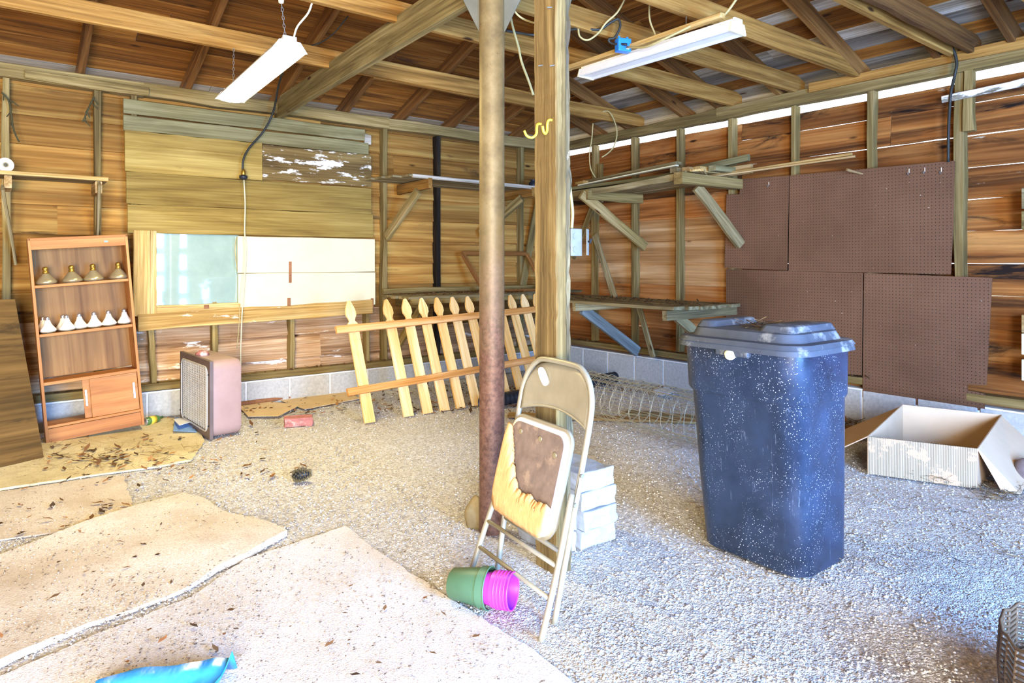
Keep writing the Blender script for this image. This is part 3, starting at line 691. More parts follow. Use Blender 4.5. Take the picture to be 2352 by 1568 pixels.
p = onY(474, 704, 6.22); b = MB(); b.box((p.x, 6.215, p.z), (.04, .012, .03)); b.build('sash_latch', M['rustpipe'], win, bevel=.003)
a2, c2, _, _ = wall_rect(306, 345, 538, 722, 6.23)
t1 = plank('trim_1', ((a2 + c2) / 2, 6.24, z0 - .075), ((a2 + c2) / 2, 6.24, z1 + .02), (1, 0, 0), c2 - a2 - .003, .03, M['trimwood'], None, 4, .001)
tag(t1, 'wide vertical casing board beside the mirror pane', 'trim', kind='structure')
ht = thing('wall_hatch', (2.3, 6.2, 1.0), 'cream painted hatch of two wide boards beside the mirror pane', 'hatch')
a, c, _, _ = wall_rect(546, 861, 545, 705, 6.22)
plank('hatch_board', (a, 6.232, 1.368), (c, 6.232, 1.368), (0, 0, 1), .332, .022, M['whiteboard'], ht, 6, .001)
plank('hatch_board', (a + .005, 6.232, 1.032), (c + .005, 6.232, 1.032), (0, 0, 1), .332, .022, M['whiteboard'], ht, 6, .001)
p = onY(667, 625, 6.215); b = MB(); b.box((p.x, 6.219, p.z), (.026, .006, .20)); b.build('slot_plate', M['rustpipe'], ht)
for x in (664, 855):
    p = onY(x, 695, 6.215); b = MB(); b.box((p.x, 6.217, p.z), (.03, .01, .09)); b.build('hasp', M['rustpipe'], ht, bevel=.003)
t2 = plank('trim_2', (onY(318, 750, 6.2).x, 6.235, .80), (onY(857, 715, 6.2).x, 6.235, .85), (0, 0, 1), .135, .05, M['ledge'], None, 7, .002)
tag(t2, 'long cream streaked ledge board below the window and hatch', 'trim', kind='structure')
# rusty pipe along the wall foot
rp = MB().tube(spline([onz(330, 950, .024), onz(540, 929, .024), onz(690, 908, .024), onz(830, 891, .024)], 4), .022, 10).build('iron_pipe', M['rustpipe'], None, smooth=True)
tag(rp, 'thin rusty iron pipe lying along the foot of the far wall', 'pipe')

# dried stems hanging on the far wall
for lab, pts in (('long dried stem hanging from the corner stud of the far wall', [(4, 212), (20, 232), (26, 265), (32, 300), (44, 326)]), ('bunch of dried stems tied to the second stud', [(216, 222), (207, 240), (198, 262), (190, 280)])):
    t = thing('dried_stem', onY(*pts[0], 6.2), lab, 'dried plant'); P = [onY(x, y, 6.2) for x, y in pts]
    MB().tube(spline(P, 4), .006, 6).build('stem', M['twig'], t)
    for k in range(6):
        q = spline(P, 4)[k * 2 + 1]; MB().tube([q, q + V((random.gauss(0, .03), random.gauss(0, .015), -.045))], .004, 5).build('twig', M['twig'], t)

# ------------------------------------------------------------------ bracket shelf at the far wall, tape roll
ws = thing('wall_shelf', (.3, 6.2, 1.93), 'single-board shelf on two diagonal brackets above the bookcase', 'shelf')
plank('shelf_board', (-.25, 6.105, 1.935), (.66, 6.105, 1.935), (0, 1, 0), .31, .022, M['benchwood'], ws, 5, .0015)
plank('edge_strip', (-.25, 5.94, 1.938), (.66, 5.94, 1.938), (0, 0, 1), .03, .018, M['trimwood'], ws, 5, .001)
for X, xl in ((.045, .095), (.60, .615)):
    plank('bracket_arm', (X, 5.955, 1.875), (X, 6.26, 1.875), (0, 0, 1), .09, .045, M['offcut'], ws, 3, .001)
    plank('bracket_brace', (X + .0, 5.93, 1.90) if X > .3 else (X - .03, 5.93, 1.83), (xl, 6.24, 1.30 if X < .3 else 1.48), (1, 0, 0), .02, .085, M['benchwood'], ws, 4, .001)
tr = thing('tape_roll', onY(14, 390, 6.0), 'roll of white tape standing on the bracket shelf', 'tape')
p = onY(12, 389, 6.0); Rt = Matrix.Translation((p.x, 6.0, 1.9465 + .052)) @ Matrix.Rotation(math.pi / 2, 4, 'X') @ Matrix.Rotation(.3, 4, 'Y')
MB().lathe([(.02, -.012), (.05, -.012), (.052, 0), (.05, .012), (.02, .012), (.02, -.012)], 28, Rt).build('tape', M['white_metal'], tr)
MB().lathe([(.012, -.010), (.022, -.010), (.022, .010), (.012, .010), (.012, -.010)], 20, Rt).build('core', M['lens'], tr)

# ------------------------------------------------------------------ bookcase
BK = Matrix.Translation((.262, 5.79, .0)) @ Matrix.Rotation(math.radians(-4.2), 4, 'Y') @ Matrix.Rotation(math.radians(-2.5), 4, 'X')
bk = thing('bookcase', (.57, 5.9, 0), 'wood-grain bookcase leaning sideways on a sheet with sliding doors below', 'bookcase')
bw, bd, bh, bt = .625, .25, 1.475, .018
def bx(name, c, d, mat='bookcase', par=bk):
    # grain along the longest side
    d = V(d); L = max(range(3), key=lambda i: d[i]); b = MB()
    R = Matrix.Identity(3) if L == 0 else (Matrix.Rotation(math.pi / 2, 3, 'Y') if L == 2 else Matrix.Rotation(math.pi / 2, 3, 'Z'))
    dl = R.inverted() @ d; b.box((0, 0, 0), [abs(q) for q in dl]); T = BK @ Matrix.Translation(c) @ R.to_4x4()
    return b.build(name, M[mat], par, T, bevel=.0015)
for x in (bt / 2, bw - bt / 2): bx('side_panel', (x, bd / 2, bh / 2), (bt, bd, bh))
bx('top_panel', (bw / 2, bd / 2, bh - bt / 2), (bw, bd, bt)); bx('fascia', (bw / 2, .012, bh - .05), (bw - 2 * bt, .016, .066))
bx('back_panel', (bw / 2, bd - .004, .445 + .5), (bw - 2 * bt, .005, 1.0), 'bookback')
SH = (1.125, .772)
for z in SH: bx('shelf', (bw / 2, bd / 2 + .005, z), (bw - 2 * bt, bd - .02, .02))
bx('shelf', (bw / 2, bd / 2, .425), (bw - 2 * bt, bd, .022)); bx('bottom_shelf', (bw / 2, bd / 2, .115), (bw - 2 * bt, bd, .018)); bx('kick_board', (bw / 2, .014, .052), (bw - 2 * bt, .016, .10))
d1 = bx('sliding_door', (.40, .045, .268), (.30, .012, .285)); d2 = bx('sliding_door', (.45, .026, .268), (.31, .012, .285))
for dd, x, y in ((d1, .268, .036), (d2, .578, .017)): bx('door_handle', (x, y, .275), (.014, .01, .12), 'chrome', dd)
bx('sticker', (.48, .0035, bh - .047), (.022, .001, .012), 'bluepaper')
# flood bulbs
def bulb(loc, kind, label, group, s=1., tilt=0.):
    t = thing('flood_bulb', loc, label, 'bulb', group); T = Matrix.Translation(loc) @ Matrix.Rotation(tilt, 4, 'Y') @ Matrix.Rotation(math.radians(-4.2), 4, 'Y') @ Matrix.Scale(s, 4)
    if kind == 'gold':
        refl = [(.055, .006), (.064, .010), (.066, .022), (.056, .036), (.036, .060), (.023, .074), (.019, .082)]; base = [(.0195, .080), (.0195, .094), (.0165, .096), (.0165, .104), (.0185, .106), (.0185, .118), (.014, .126), (.004, .130)]
        MB().lathe([(.0, -.0), (.04, .0015), (.0555, .0065)], 24, T).build('lens', M['lens'], t, smooth=True); m1, m2 = 'gold', 'brass'
    else:
        refl = [(.050, .014), (.0545, .020), (.052, .030), (.036, .052), (.024, .072), (.019, .088), (.0165, .1)]; base = [(.0165, .098), (.0145, .102), (.0155, .106), (.014, .110), (.0155, .114), (.013, .122), (.005, .128)]
        MB().lathe([(.0, -.0), (.035, .002), (.047, .008), (.0505, .0145)], 24, T).build('lens', M['lens'], t, smooth=True); m1, m2 = 'pearl', 'chrome'
    MB().lathe(refl, 24, T).build('reflector', M[m1], t, smooth=True); MB().lathe(base, 20, T).build('screw_base', M[m2], t, smooth=True)
def on_shelf(px, dep, z):
    # place by column along the shelf
    best = min((abs((lambda q: CX + FPX * (q - EYEP).dot(RGT) / (q - EYEP).dot(FWD))(BK @ V((x, dep, z))) - px), x) for x in [i * .004 for i in range(4, 153)])
    return BK @ V((best[1], dep, z))
for px, d, lab in ((107, .10, 'gold floodlight bulb at the open end of the top bookcase shelf, near the brown plywood'), (166, .10, 'gold floodlight bulb second from the plywood end on the top bookcase shelf'), (215, .10, 'gold floodlight bulb third from the plywood end on the top bookcase shelf'), (273, .11, 'gold floodlight bulb at the window end of the top bookcase shelf')):
    bulb(on_shelf(px, d, SH[0] + .0105), 'gold', lab, 'gold bulbs on the top shelf', 1.03)
for px, d, lab in ((100, .19, 'pearl white bulb hiding behind the end bulb on the second shelf'), (112, .075, 'pearl white bulb at the plywood end of the second bookcase shelf'), (147, .185, 'pearl white bulb behind another, second pair on the second shelf'), (156, .065, 'pearl white bulb in front of another, second pair on the second shelf'), (184, .13, 'pearl white bulb just right of the overlapping pair on the second shelf'), (218, .11, 'pearl white bulb in the middle of the second bookcase shelf'), (251, .12, 'pearl white bulb second from the window end of the second shelf'), (287, .13, 'silver-grey bulb at the window end of the second bookcase shelf')):
    bulb(on_shelf(px, d, SH[1] + .0105), 'pearl', lab, 'pearl bulbs on the second shelf', .96)

# plywood sheet leaning at the picture edge, by the bookcase
p1, p2 = onz(100, 1052), onz(-140, 1112); t1_, t2_ = onz(47, 682, .0), None
ply = thing('plywood_sheet', p1, 'dark stained plywood sheet leaning on the far wall beside the bookcase', 'plywood')
bl = p1; dirx = (V((p2.x, p2.y, 0)) - V((p1.x, p1.y, 0))).normalized(); up = V((-.10, .42, 1.04)); nn = dirx.cross(up).normalized() * .006
quad = [bl, bl + dirx * .75, bl + dirx * .75 + up, bl + up]
xl = dirx; yl = up.normalized(); zl = xl.cross(yl); T = Matrix((xl, yl, zl)).transposed().to_4x4(); T.translation = bl
Ti = T.inverted(); b = MB(); b.loft([[Ti @ (q - nn) for q in quad], [Ti @ (q + nn) for q in quad]])
b.build('sheet', M['plywood'], ply, T)

# ------------------------------------------------------------------ corner shelves and benches
us = thing('corner_shelf', (3.9, 5.95, 2.1), 'high plank shelf along the far wall beside the board panel', 'shelf')
for k in range(4):
    y = 6.24 - .155 * (k + .5)
    plank('shelf_plank', (2.92 + .05 * k + random.uniform(-.03, .03), y, 2.135), (5.55 if k < 2 else 4.86, y, 2.12), (0, 1, 0), .15, .022, M['benchwood'], us, 6, .002)
plank('edge_strip', (3.13, 5.615, 2.132), (4.84, 5.615, 2.118), (0, 0, 1), .035, .02, M['roof_white'], us, 6, .001)
for X in (3.32, 4.62):
    plank('bracket_arm', (X, 5.60, 2.07), (X, 6.25, 2.06), (0, 0, 1), .10, .045, M['joist'], us, 3, .001)
plank('bracket_brace', (3.30, 5.80, 2.01), (3.17, 6.23, 1.56), (1, 0, 0), .045, .09, M['stud'], us, 3, .001)
plank('bracket_brace', (4.58, 5.75, 2.01), (4.36, 6.23, 1.62), (1, 0, 0), .045, .09, M['stud'], us, 3, .001)
rs = thing('wall_shelf', (5.2, 4.8, 2.06), 'sagging plank shelf on the right-hand wall loaded with scrap wood', 'shelf')
for k in range(4):
    x = 4.90 + .17 * k
    plank('shelf_plank', (x, 3.72, 2.085), (x, 6.2 if k > 1 else 5.58, 2.06), (1, 0, 0), .165, .024, M['benchwood'], rs, 8, .002, sag=.03)
plank('front_board', (4.80, 3.70, 2.075), (4.80, 5.58, 2.035), (0, 0, 1), .06, .022, M['benchwood'], rs, 8, .002, sag=.03)
plank('bracket_arm', (4.74, 3.74, 2.045), (5.54, 3.66, 2.035), (0, 0, 1), .10, .10, M['stud'], rs, 3, .002)
plank('bracket_arm', (4.74, 4.89, 1.99), (5.54, 4.86, 1.99), (0, 0, 1), .095, .045, M['stud'], rs, 3, .002)
plank('bracket_brace', (4.70, 4.93, 2.0), (5.53, 4.80, 1.47), (0, 0, 1), .10, .045, M['stud'], rs, 4, .003)
plank('bracket_brace', (5.06, 3.78, 1.99), (5.52, 3.62, 1.46), (0, 0, 1), .10, .045, M['benchwood'], rs, 4, .003)
b = MB(); b.lathe([(.02, -.05), (.048, -.04), (.056, 0), (.048, .035), (.03, .048), (.03, .062), (.035, .066), (.0, .068)], 16, Matrix.Translation((4.93, 5.98, 2.195)))
tag(b.build('black_jar', M['black_plastic'], None, smooth=True), 'small round black jar on the high shelf beside the timber post', 'jar')
# scrap lumber lying on the right-hand shelf
def scrap(p0, p1, w, t, mat, label, side=(1, 0, 0), sc=2):
    tag(plank('lumber_offcut', p0, p1, side, w, t, M[mat], None, sc, .0012), label, 'lumber', 'scrap wood on the right-hand shelf')
Z = 2.105
scrap((5.10, 3.82, Z + .02), (5.10, 5.45, Z + .015), .14, .035, 'panel_grey', 'long grey board lying flat on the scrap shelf')
scrap((4.93, 3.90, Z + .085), (4.93, 5.2, Z + .02), .012, .05, 'whiteboard', 'thin white painted strip tilted on the scrap shelf', (0, 0, 1))
scrap((5.02, 3.95, Z + .12), (5.03, 5.3, Z + .055), .09, .03, 'benchwood', 'weathered grey board tilted above the white strip')
scrap((5.30, 4.9, Z + .025), (5.18, 5.75, Z + .02), .13, .04, 'stud', 'short dark board at the corner end of the scrap shelf')
scrap((4.97, 5.12, Z + .05), (5.02, 5.30, Z + .055), .10, .03, 'trimwood', 'small yellow block near the corner end of the scrap shelf')
for k, (y, m, lab) in enumerate(((3.98, 'benchwood', 'grey stub of lumber stacked above the bracket end'), (3.88, 'offcut', 'orange-ended stub of lumber stacked above the bracket'), (3.79, 'trimwood', 'pale stub of lumber stacked above the bracket'), (3.66, 'panel_grey', 'grey rounded stub of lumber past the shelf end'))):
    scrap((4.98 + .05 * k, y, Z + .052), (5.42 + .03 * k, y - .02, Z + .052), .085, .05, m, lab, (0, 1, 0))
scrap((4.90, 3.66, Z + .012), (5.3, 3.9, Z + .012), .12, .02, 'trimwood', 'thin yellow slat beneath the stacked stubs')
scrap((5.46, 3.50, Z + .16), (5.42, 4.5, Z + .07), .06, .045, 'panel_grey', 'stout grey batten jutting above the stacked stubs', (0, 0, 1))
scrap((5.43, 3.45, Z + .05), (5.43, 3.98, Z + .035), .09, .04, 'offcut', 'short yellow plank leaning below the grey batten', (0, 0, 1))
mo = thing('moulding_strip', (5.43, 3.0, 2.1), 'pair of long pale moulding strips resting between shelf and hook', 'lumber')
plank('strip', (5.35, 3.95, Z + .01), (5.44, 2.56, 2.172), (1, 0, 0), .035, .02, M['trimwood'], mo, 4, .001)
plank('strip', (5.32, 3.98, Z - .0), (5.41, 2.52, 2.145), (1, 0, 0), .03, .016, M['offcut'], mo, 4, .001)
pk = onX(1972, 398, 5.47); tag(plank('peg_stick', (5.55, pk.y + .0, pk.z), (5.40, pk.y + .06, pk.z + .03), (0, 0, 1), .02, .02, M['offcut'], None, 2), 'stubby wooden peg under the moulding strip ends', 'peg')

lb = thing('corner_bench', (4.2, 5.9, .94), 'low slatted bench along the far wall behind the picket fence', 'bench')
for k in range(6):
    y = 6.24 - .11 * (k + .5); plank('bench_slat', (3.08 + random.uniform(-.05, .05), y, .955), (5.55 if k < 4 else 4.6, y, .955), (0, 1, 0), .10, .025, M['benchwood'], lb, 7, .003)
plank('apron', (3.1, 5.60, .925), (4.6, 5.60, .925), (0, 0, 1), .06, .025, M['stud'], lb, 5, .002)
plank('back_cleat', (3.12, 6.22, 1.0), (5.5, 6.22, 1.0), (0, 0, 1), .05, .035, M['stud'], lb, 5, .002)
for X in (3.30, 4.5):
    plank('bench_arm', (X, 5.62, .89), (X, 6.24, .89), (0, 0, 1), .09, .04, M['stud'], lb, 3, .001)
    plank('bench_brace', (X, 5.72, .86), (X - .04, 6.22, .38), (1, 0, 0), .04, .09, M['stud'], lb, 3, .002)
rbn = thing('wall_bench', (5.1, 4.6, .9), 'low plank bench on the right-hand wall behind the bin', 'bench')
for k, (xa, dy) in enumerate(((4.68, .06), (4.83, .02), (4.98, 0), (5.13, -.01), (5.28, .02), (5.43, .0))):
    plank('bench_plank', (xa, 3.62 + dy, .895), (xa, 5.58 if k < 4 else 6.1, .90), (1, 0, 0), .145, .03, M['benchwood'], rbn, 7, .003)
plank('bench_arm', (4.60, 4.93, .845), (5.54, 4.90, .845), (0, 0, 1), .08, .045, M['benchwood'], rbn, 3, .001)
plank('bench_arm', (4.56, 3.74, .835), (5.54, 3.70, .845), (0, 0, 1), .085, .05, M['benchwood'], rbn, 3, .001)
plank('bench_brace', (4.72, 4.93, .82), (5.50, 4.88, .33), (0, 0, 1), .11, .045, M['blueboard'], rbn, 4, .002)
plank('bench_brace', (4.72, 3.74, .82), (5.30, 3.70, .45), (0, 0, 1), .085, .045, M['benchwood'], rbn, 4, .002)
lean = plank('leaning_board', onX(1412, 684, 5.36), onX(1366, 540, 5.53), (0, 1, 0), .075, .022, M['benchwood'], None, 4, .002)
tag(lean, 'narrow weathered board leaning from the low bench to the wall stud', 'board')
lean = plank('leaning_board', (5.45, 4.62, .30), (5.40, 4.80, .875), (0, 1, 0), .07, .022, M['benchwood'], None, 4, .002)
tag(lean, 'narrow weathered board standing under the low bench beside the blue brace', 'board')
p = onX(1200, 600, 5.4)
plank('wall_brace', (4.98, 6.235, 1.02), (5.22, 6.235, 2.05), (1, 0, 0), .09, .03, M['stud'], wall_back, 4, .002)
plank('wall_brace', (5.535, 5.95, 1.35), (5.535, 5.55, 2.05), (0, 1, 0), .07, .03, M['stud'], wall_right, 4, .002)
# empty picture frame on the low far bench
pf = thing('picture_frame', (4.55, 5.95, .97), 'empty brown wooden frame standing on the low bench behind the fence', 'frame')
fa, fb, fc, fd = V((4.16, 5.86, .972)), V((5.03, 5.86, .972)), V((4.06, 6.16, 1.40)), V((4.98, 6.16, 1.40))
for q, w_, nm in ((( fa, fc), .055, 'stile'), ((fb, fd), .055, 'stile'), ((fc, fd), .05, 'rail'), ((fa, fb), .05, 'rail')):
    n_ = (fb - fa).cross(fc - fa).normalized(); plank(nm, q[0], q[1], n_.cross(q[1] - q[0]), w_, .028, M['frame_brown'], pf, 2, .0005)

# ------------------------------------------------------------------ pegboards
def peg_sheet(corners, label, notch=None):
    P = [onX(x, y, 5.535) for x, y in corners]; T = Matrix.Translation(P[0]); b = MB()
    a = [q - P[0] for q in P]; b.loft([a, [q + V((.006, 0, 0)) for q in a]])
    return tag(b.build('pegboard', M['peg'], None, T), label, 'pegboard', 'pegboards on the right-hand wall')
peg_sheet([(1702, 411), (1812, 403), (1808, 621), (1664, 615), (1669, 446), (1698, 446)], 'brown pegboard with a notch around the shelf arm')
peg_sheet([(1814, 403), (2193, 369), (2190, 500), (2184, 630), (1811, 622)], 'wide brown pegboard with hooks along its upper edge')
peg_sheet([(1668, 618), (1982, 627), (1979, 862), (1668, 835)], 'brown pegboard hanging behind the lidded bin')
peg_sheet([(1985, 627), (2279, 638), (2266, 884), (2222, 883), (2222, 896), (2262, 904), (2262, 943), (2140, 935), (1981, 912)], 'brown pegboard reaching lowest, above the cardboard box, with a slot cut in its edge')
for k, (x, y) in enumerate(((2088, 388), (2124, 385), (2162, 385), (1766, 418))):
    p = onX(x, y, 5.53); d = [V((0, -.0, -.03)), V((-.02, 0, -.045)), V((-.03, 0, -.03))]
    h = MB().tube([p, p + d[0], p + d[1], p + d[2]], .003, 6).build('peg_hook', M['chrome'], None)
    tag(h, ['steel peg hook furthest from the wall stud on the wide pegboard', 'middle steel peg hook of three on the wide pegboard', 'steel peg hook nearest the wall stud on the wide pegboard', 'steel peg hook on the notched pegboard'][k], 'hook', 'pegboard hooks')
# peeling board and odd pieces nailed at the right edge
pa, pb_ = onX(2164, 229, 5.512), onX(2400, 178, 5.512)
tag(plank('peeling_board', pa, pb_, (0, 0, 1), .05, .02, M['peeled'], None, 6, .002), 'short board with peeling white paint nailed across the right-hand studs', 'board')
for k, (y0, y1, m, lab) in enumerate(((432, 480, 'benchwood', 'upper grey wood block on the wall past the pegboards'), (484, 527, 'stud', 'lower brown wood block on the wall past the pegboards'), (722, 764, 'offcut', 'brown carton corner on the wall past the pegboards'), (766, 815, 'whiteboard', 'upper white board end past the pegboards'), (826, 874, 'whiteboard', 'lower white board end past the pegboards'))):
    p = onX(2346, y0, 5.40); q = onX(2346, y1, 5.40)
    tag(plank('wall_block', (5.525, p.y - .12, (p.z + q.z) / 2), (5.525, p.y, (p.z + q.z) / 2), (0, 0, 1), p.z - q.z, .24, M[m], None, 2, .001), lab, 'board')

# ------------------------------------------------------------------ picket fence
pfn = thing('picket_fence', (3.6, 5.0, 0), 'new pine picket fence section leaning against the low bench', 'fence')
FY0, FY1, FZ1, FX0 = 4.94, 5.36, .965, 2.35
fup = V((0, FY1 - FY0, FZ1)); FL = fup.length; fup.normalize(); fn = V((1, 0, 0)).cross(fup)   # points at the camera side
def picket_mesh():
    h = .046; o = [(-h, 0), (h, 0), (h, FL - .21), (h * .52, FL - .185), (h * .62, FL - .165), (h * .98, FL - .135), (h, FL - .105), (h * .9, FL - .075), (h * .3, FL - .006), (0, FL), (-h * .3, FL - .006), (-h * .9, FL - .075), (-h, FL - .105), (-h * .98, FL - .135), (-h * .62, FL - .165), (-h * .52, FL - .185), (-h, FL - .21)]
    b = MB(); b.loft([[V((y, x, -.009)) for x, y in o], [V((y, x, .009)) for x, y in o]]); return b.mesh('picket')
pm = picket_mesh(); pm.materials.append(M['picket'])
for x in (799, 885, 928, 966, 1001, 1037, 1072, 1106, 1140, 1170, 1199, 1227):
    q = onY(x, 690, FY1); Rm = Matrix((fup, V((-1, 0, 0)), fup.cross(V((-1, 0, 0))))).transposed().to_4x4()
    Rm.translation = V((q.x + .004, FY0, 0)) + V((0, 0, .004)); link('picket', pm, None, pfn, Rm)
def rail(x0, y0, x1, y1, ex, name='rail'):
    def hit(x, y):
        r = ray(x, y); o = V((0, FY0, 0)); n_ = fn; return EYEP + r * ((o - EYEP).dot(n_) / r.dot(n_))
    a, c = hit(x0, y0), hit(x1, y1); off = fn * (-.024 if fn.y > 0 else .024)
    plank(name, a + off, c + off, fup, .062, .030, M['rail'], pfn, 4, .001)
rail(769, 760, 1252, 710, 0); rail(795, 903, 1252, 822, 0)

# ------------------------------------------------------------------ window fan
fp0 = onz(418, 966); fp1 = onz(487, 1009)
fan = thing('window_fan', (1.3, 5.55, 0), 'old mauve-brown window fan with honeycomb grille standing on edge', 'fan')
fdir = V((fp1.x - fp0.x, fp1.y - fp0.y, 0)); fw = .76; fdir.normalize(); fnn = V((fdir.y, -fdir.x, 0)); fnn = fnn if fnn.x < 0 else -fnn    # front faces -X
fh = .575; T = Matrix((fdir, V((0, 0, 1)), fnn)).transposed().to_4x4(); T.translation = fp0 + fdir * .02
def rrect(x0, x1, y0, y1, r, z, n=6):
    pts = []
    for cx_, cy_, a0 in ((x1 - r, y0 + r, -90), (x1 - r, y1 - r, 0), (x0 + r, y1 - r, 90), (x0 + r, y0 + r, 180)):
        for k in range(n + 1):
            a = math.radians(a0 + 90 * k / n); pts.append(V((cx_ + r * math.cos(a), cy_ + r * math.sin(a), z)))
    return pts
b = MB(); b.loft([rrect(.03, fw - .03, .012, fh - .012, .07, -.215), rrect(.02, fw - .02, .004, fh - .004, .075, -.19), rrect(.02, fw - .02, .004, fh - .004, .075, 0)]); b.build('housing', M['fan_body'], fan, T, smooth=True, auto=35)
b = MB(); outer = rrect(0, fw, 0, fh, .006, .02); inner = rrect(.055, fw - .055, .05, fh - .05, .05, .02)
o2 = [V((p.x, p.y, -.004)) for p in outer]; i2 = [V((p.x, p.y, -.004)) for p in inner]; n = len(outer)
for A, B_ in ((outer, inner), (o2, outer), (inner, i2)):
    b.add(A + B_, [(k, (k + 1) % n, n + (k + 1) % n, n + k) for k in range(n)])
b.build('front_frame', M['fan_frame'], fan, T)
b = MB(); ring = [V((p.x, p.y, .022)) for p in inner]; b.tube(ring, .006, 6, closed=True); b.build('grille_rim', M['fan_grille'], fan, T, smooth=True)
b = MB(); nx, ny = 15, 26
for k in range(nx):
    x = .06 + (fw - .12) * (k + .5) / nx; b.box((x, fh / 2, .010), (.009, fh - .11, .012))
for k in range(ny):
    y = .055 + (fh - .11) * (k + .5) / ny; b.box((fw / 2, y, .010), (fw - .12, .009, .010))
b.build('grille', M['fan_grille'], fan, T)
b = MB(); b.box((fw / 2, fh / 2, -.002), (fw - .10, fh - .09, .004)); b.build('grille_backing', M['black_plastic'], fan, T)
for x, y in ((.02, .1), (.02, fh - .1), (fw - .02, .1), (fw - .02, fh - .1)):
    b = MB(); b.lathe([(.006, .019), (.006, .026), (.003, .03)], 8, Matrix.Translation((x, y, 0))); b.build('screw', M['black_plastic'], fan, T)
q = T @ V((.36, fh - .004, -.05)); b = MB(); b.loft([[q + V((.05 * math.cos(a) * k * (1 + .3 * math.sin(3 * a)), .045 * math.sin(a) * k, h)) for a in [2 * math.pi * i / 10 for i in range(10)]] for k, h in ((1, 0), (.9, .02), (.5, .038))])
tag(b.build('rag', M['brick'], None, smooth=True), 'crumpled pink and white rag on top of the window fan', 'rag')

# ------------------------------------------------------------------ brick, cone, bottle, paper near the far wall
def slab_bm(d, R, c, name, mat, label, cat, bev=.006, jit=.003, group=None, seg=2):
    bm = bmesh.new(); bmesh.ops.create_cube(bm, size=1); bmesh.ops.scale(bm, vec=d, verts=bm.verts); bmesh.ops.subdivide_edges(bm, edges=bm.edges[:], cuts=seg, use_grid_fill=True)
    for v in bm.verts: v.co += V([random.gauss(0, jit) for _ in range(3)])
    me = bpy.data.meshes.new(name); bm.to_mesh(me); bm.free(); T = R.to_4x4(); T.translation = c
    o = link(name, me, mat, None, T); bb = o.modifiers.new('b', 'BEVEL'); bb.width = bev; bb.segments = 2; bb.limit_method = 'ANGLE'; bb.angle_limit = .9
    return tag(o, label, cat, group)
c = onz(686, 966, .035); slab_bm((.215, .10, .068), Matrix.Rotation(math.radians(-37.7 + 18), 3, 'Z'), c, 'brick', M['brick'], 'single chipped red brick lying on the gravel before the fence', 'brick', .008, .004)
pcn = thing('pine_cone', onz(692, 1092), 'dark grey pine cone lying alone on the gravel', 'pine cone'); c = onz(692, 1090, .038)
Tc = Matrix.Translation(c) @ Matrix.Rotation(-YAW, 4, 'Z') @ Matrix.Rotation(math.radians(80), 4, 'Y')
MB().lathe([(.008, -.055), (.024, -.03), (.028, 0), (.018, .035), (.004, .055)], 12, Tc).build('core', M['black_plastic'], pcn, smooth=True)
b = MB()
for r_ in range(9):
    z = -.046 + r_ * .0125; rad = .030 * math.sin(math.pi * (.25 + .68 * r_ / 8)) + .010; m_ = 9
    for k in range(m_):
        a = 2 * math.pi * (k + .5 * (r_ % 2)) / m_; d_ = V((math.cos(a), math.sin(a), 0)); s_ = V((-math.sin(a), math.cos(a), 0)); o_ = V((0, 0, z))
        vs = [o_ + d_ * (rad * .35), o_ + d_ * rad + s_ * .008 + V((0, 0, .004)), o_ + d_ * (rad + .007) + V((0, 0, .007)), o_ + d_ * rad - s_ * .008 + V((0, 0, .004)), o_ + d_ * (rad * .9) + V((0, 0, -.003))]
        b.add([Tc @ v for v in vs], [(0, 1, 2), (0, 2, 3), (0, 4, 1), (0, 3, 4), (1, 4, 2), (2, 4, 3)])
o = b.build('scales', M['lens'], pcn); o['kind'] = 'stuff'
bo = thing('bottle', onz(350, 968), 'green bottle lying on the ground between bookcase and fan', 'bottle'); c = onz(350, 964, .032)
Tb = Matrix.Translation(c) @ Matrix.Rotation(.6, 4, 'Z') @ Matrix.Rotation(math.pi / 2, 4, 'Y')
MB().lathe([(.022, -.075), (.031, -.07), (.031, .04), (.02, .065), (.011, .075), (.011, .10)], 18, Tb).build('glass', M['bottle'], bo, smooth=True)
MB().lathe([(.0315, -.03), (.0315, .02)], 18, Tb).build('paper_band', M['yellow_vinyl'], bo, smooth=True)
MB().lathe([(.0, -.078), (.026, -.076), (.0315, -.069)], 18, Tb).build('base_cap', M['chrome'], bo, smooth=True)
def sheet(name, px, z, mat, label, cat, th=.004, wob=.004, kind=None):
    P = [onz(x, y, z) for x, y in px]; P = [V((p.x, p.y, z + random.uniform(0, wob))) for p in P]; b = MB()
    b.loft([[p - V((0, 0, th)) for p in P], P]); return tag(b.build(name, M[mat], None), label, cat, None, kind)
sheet('paper_sheet', [(402, 962), (432, 966), (452, 992), (398, 994)], .014, 'bluepaper', 'crumpled blue and white paper lying before the fan', 'paper', .002, .02)
sheet('paper_sheet', [(398, 966), (420, 958), (440, 975), (412, 985)], .036, 'paper', 'white folded paper lying over the blue sheet by the fan', 'paper', .002, .03)
sheet('cardboard_scrap', [(548, 932), (600, 920), (690, 930), (640, 955), (570, 956)], .010, 'litter_card', 'flattened tan cardboard piece near the fan and wall', 'cardboard')
sheet('cardboard_scrap', [(640, 918), (790, 900), (830, 915), (700, 940)], .008, 'litter_card', 'flattened tan cardboard piece among leaves left of the fence', 'cardboard')
sheet('paper_sheet', [(1495, 902), (1530, 890), (1552, 900), (1520, 912)], .03, 'paper', 'white paper scrap behind the wire roll', 'paper', .003, .02)

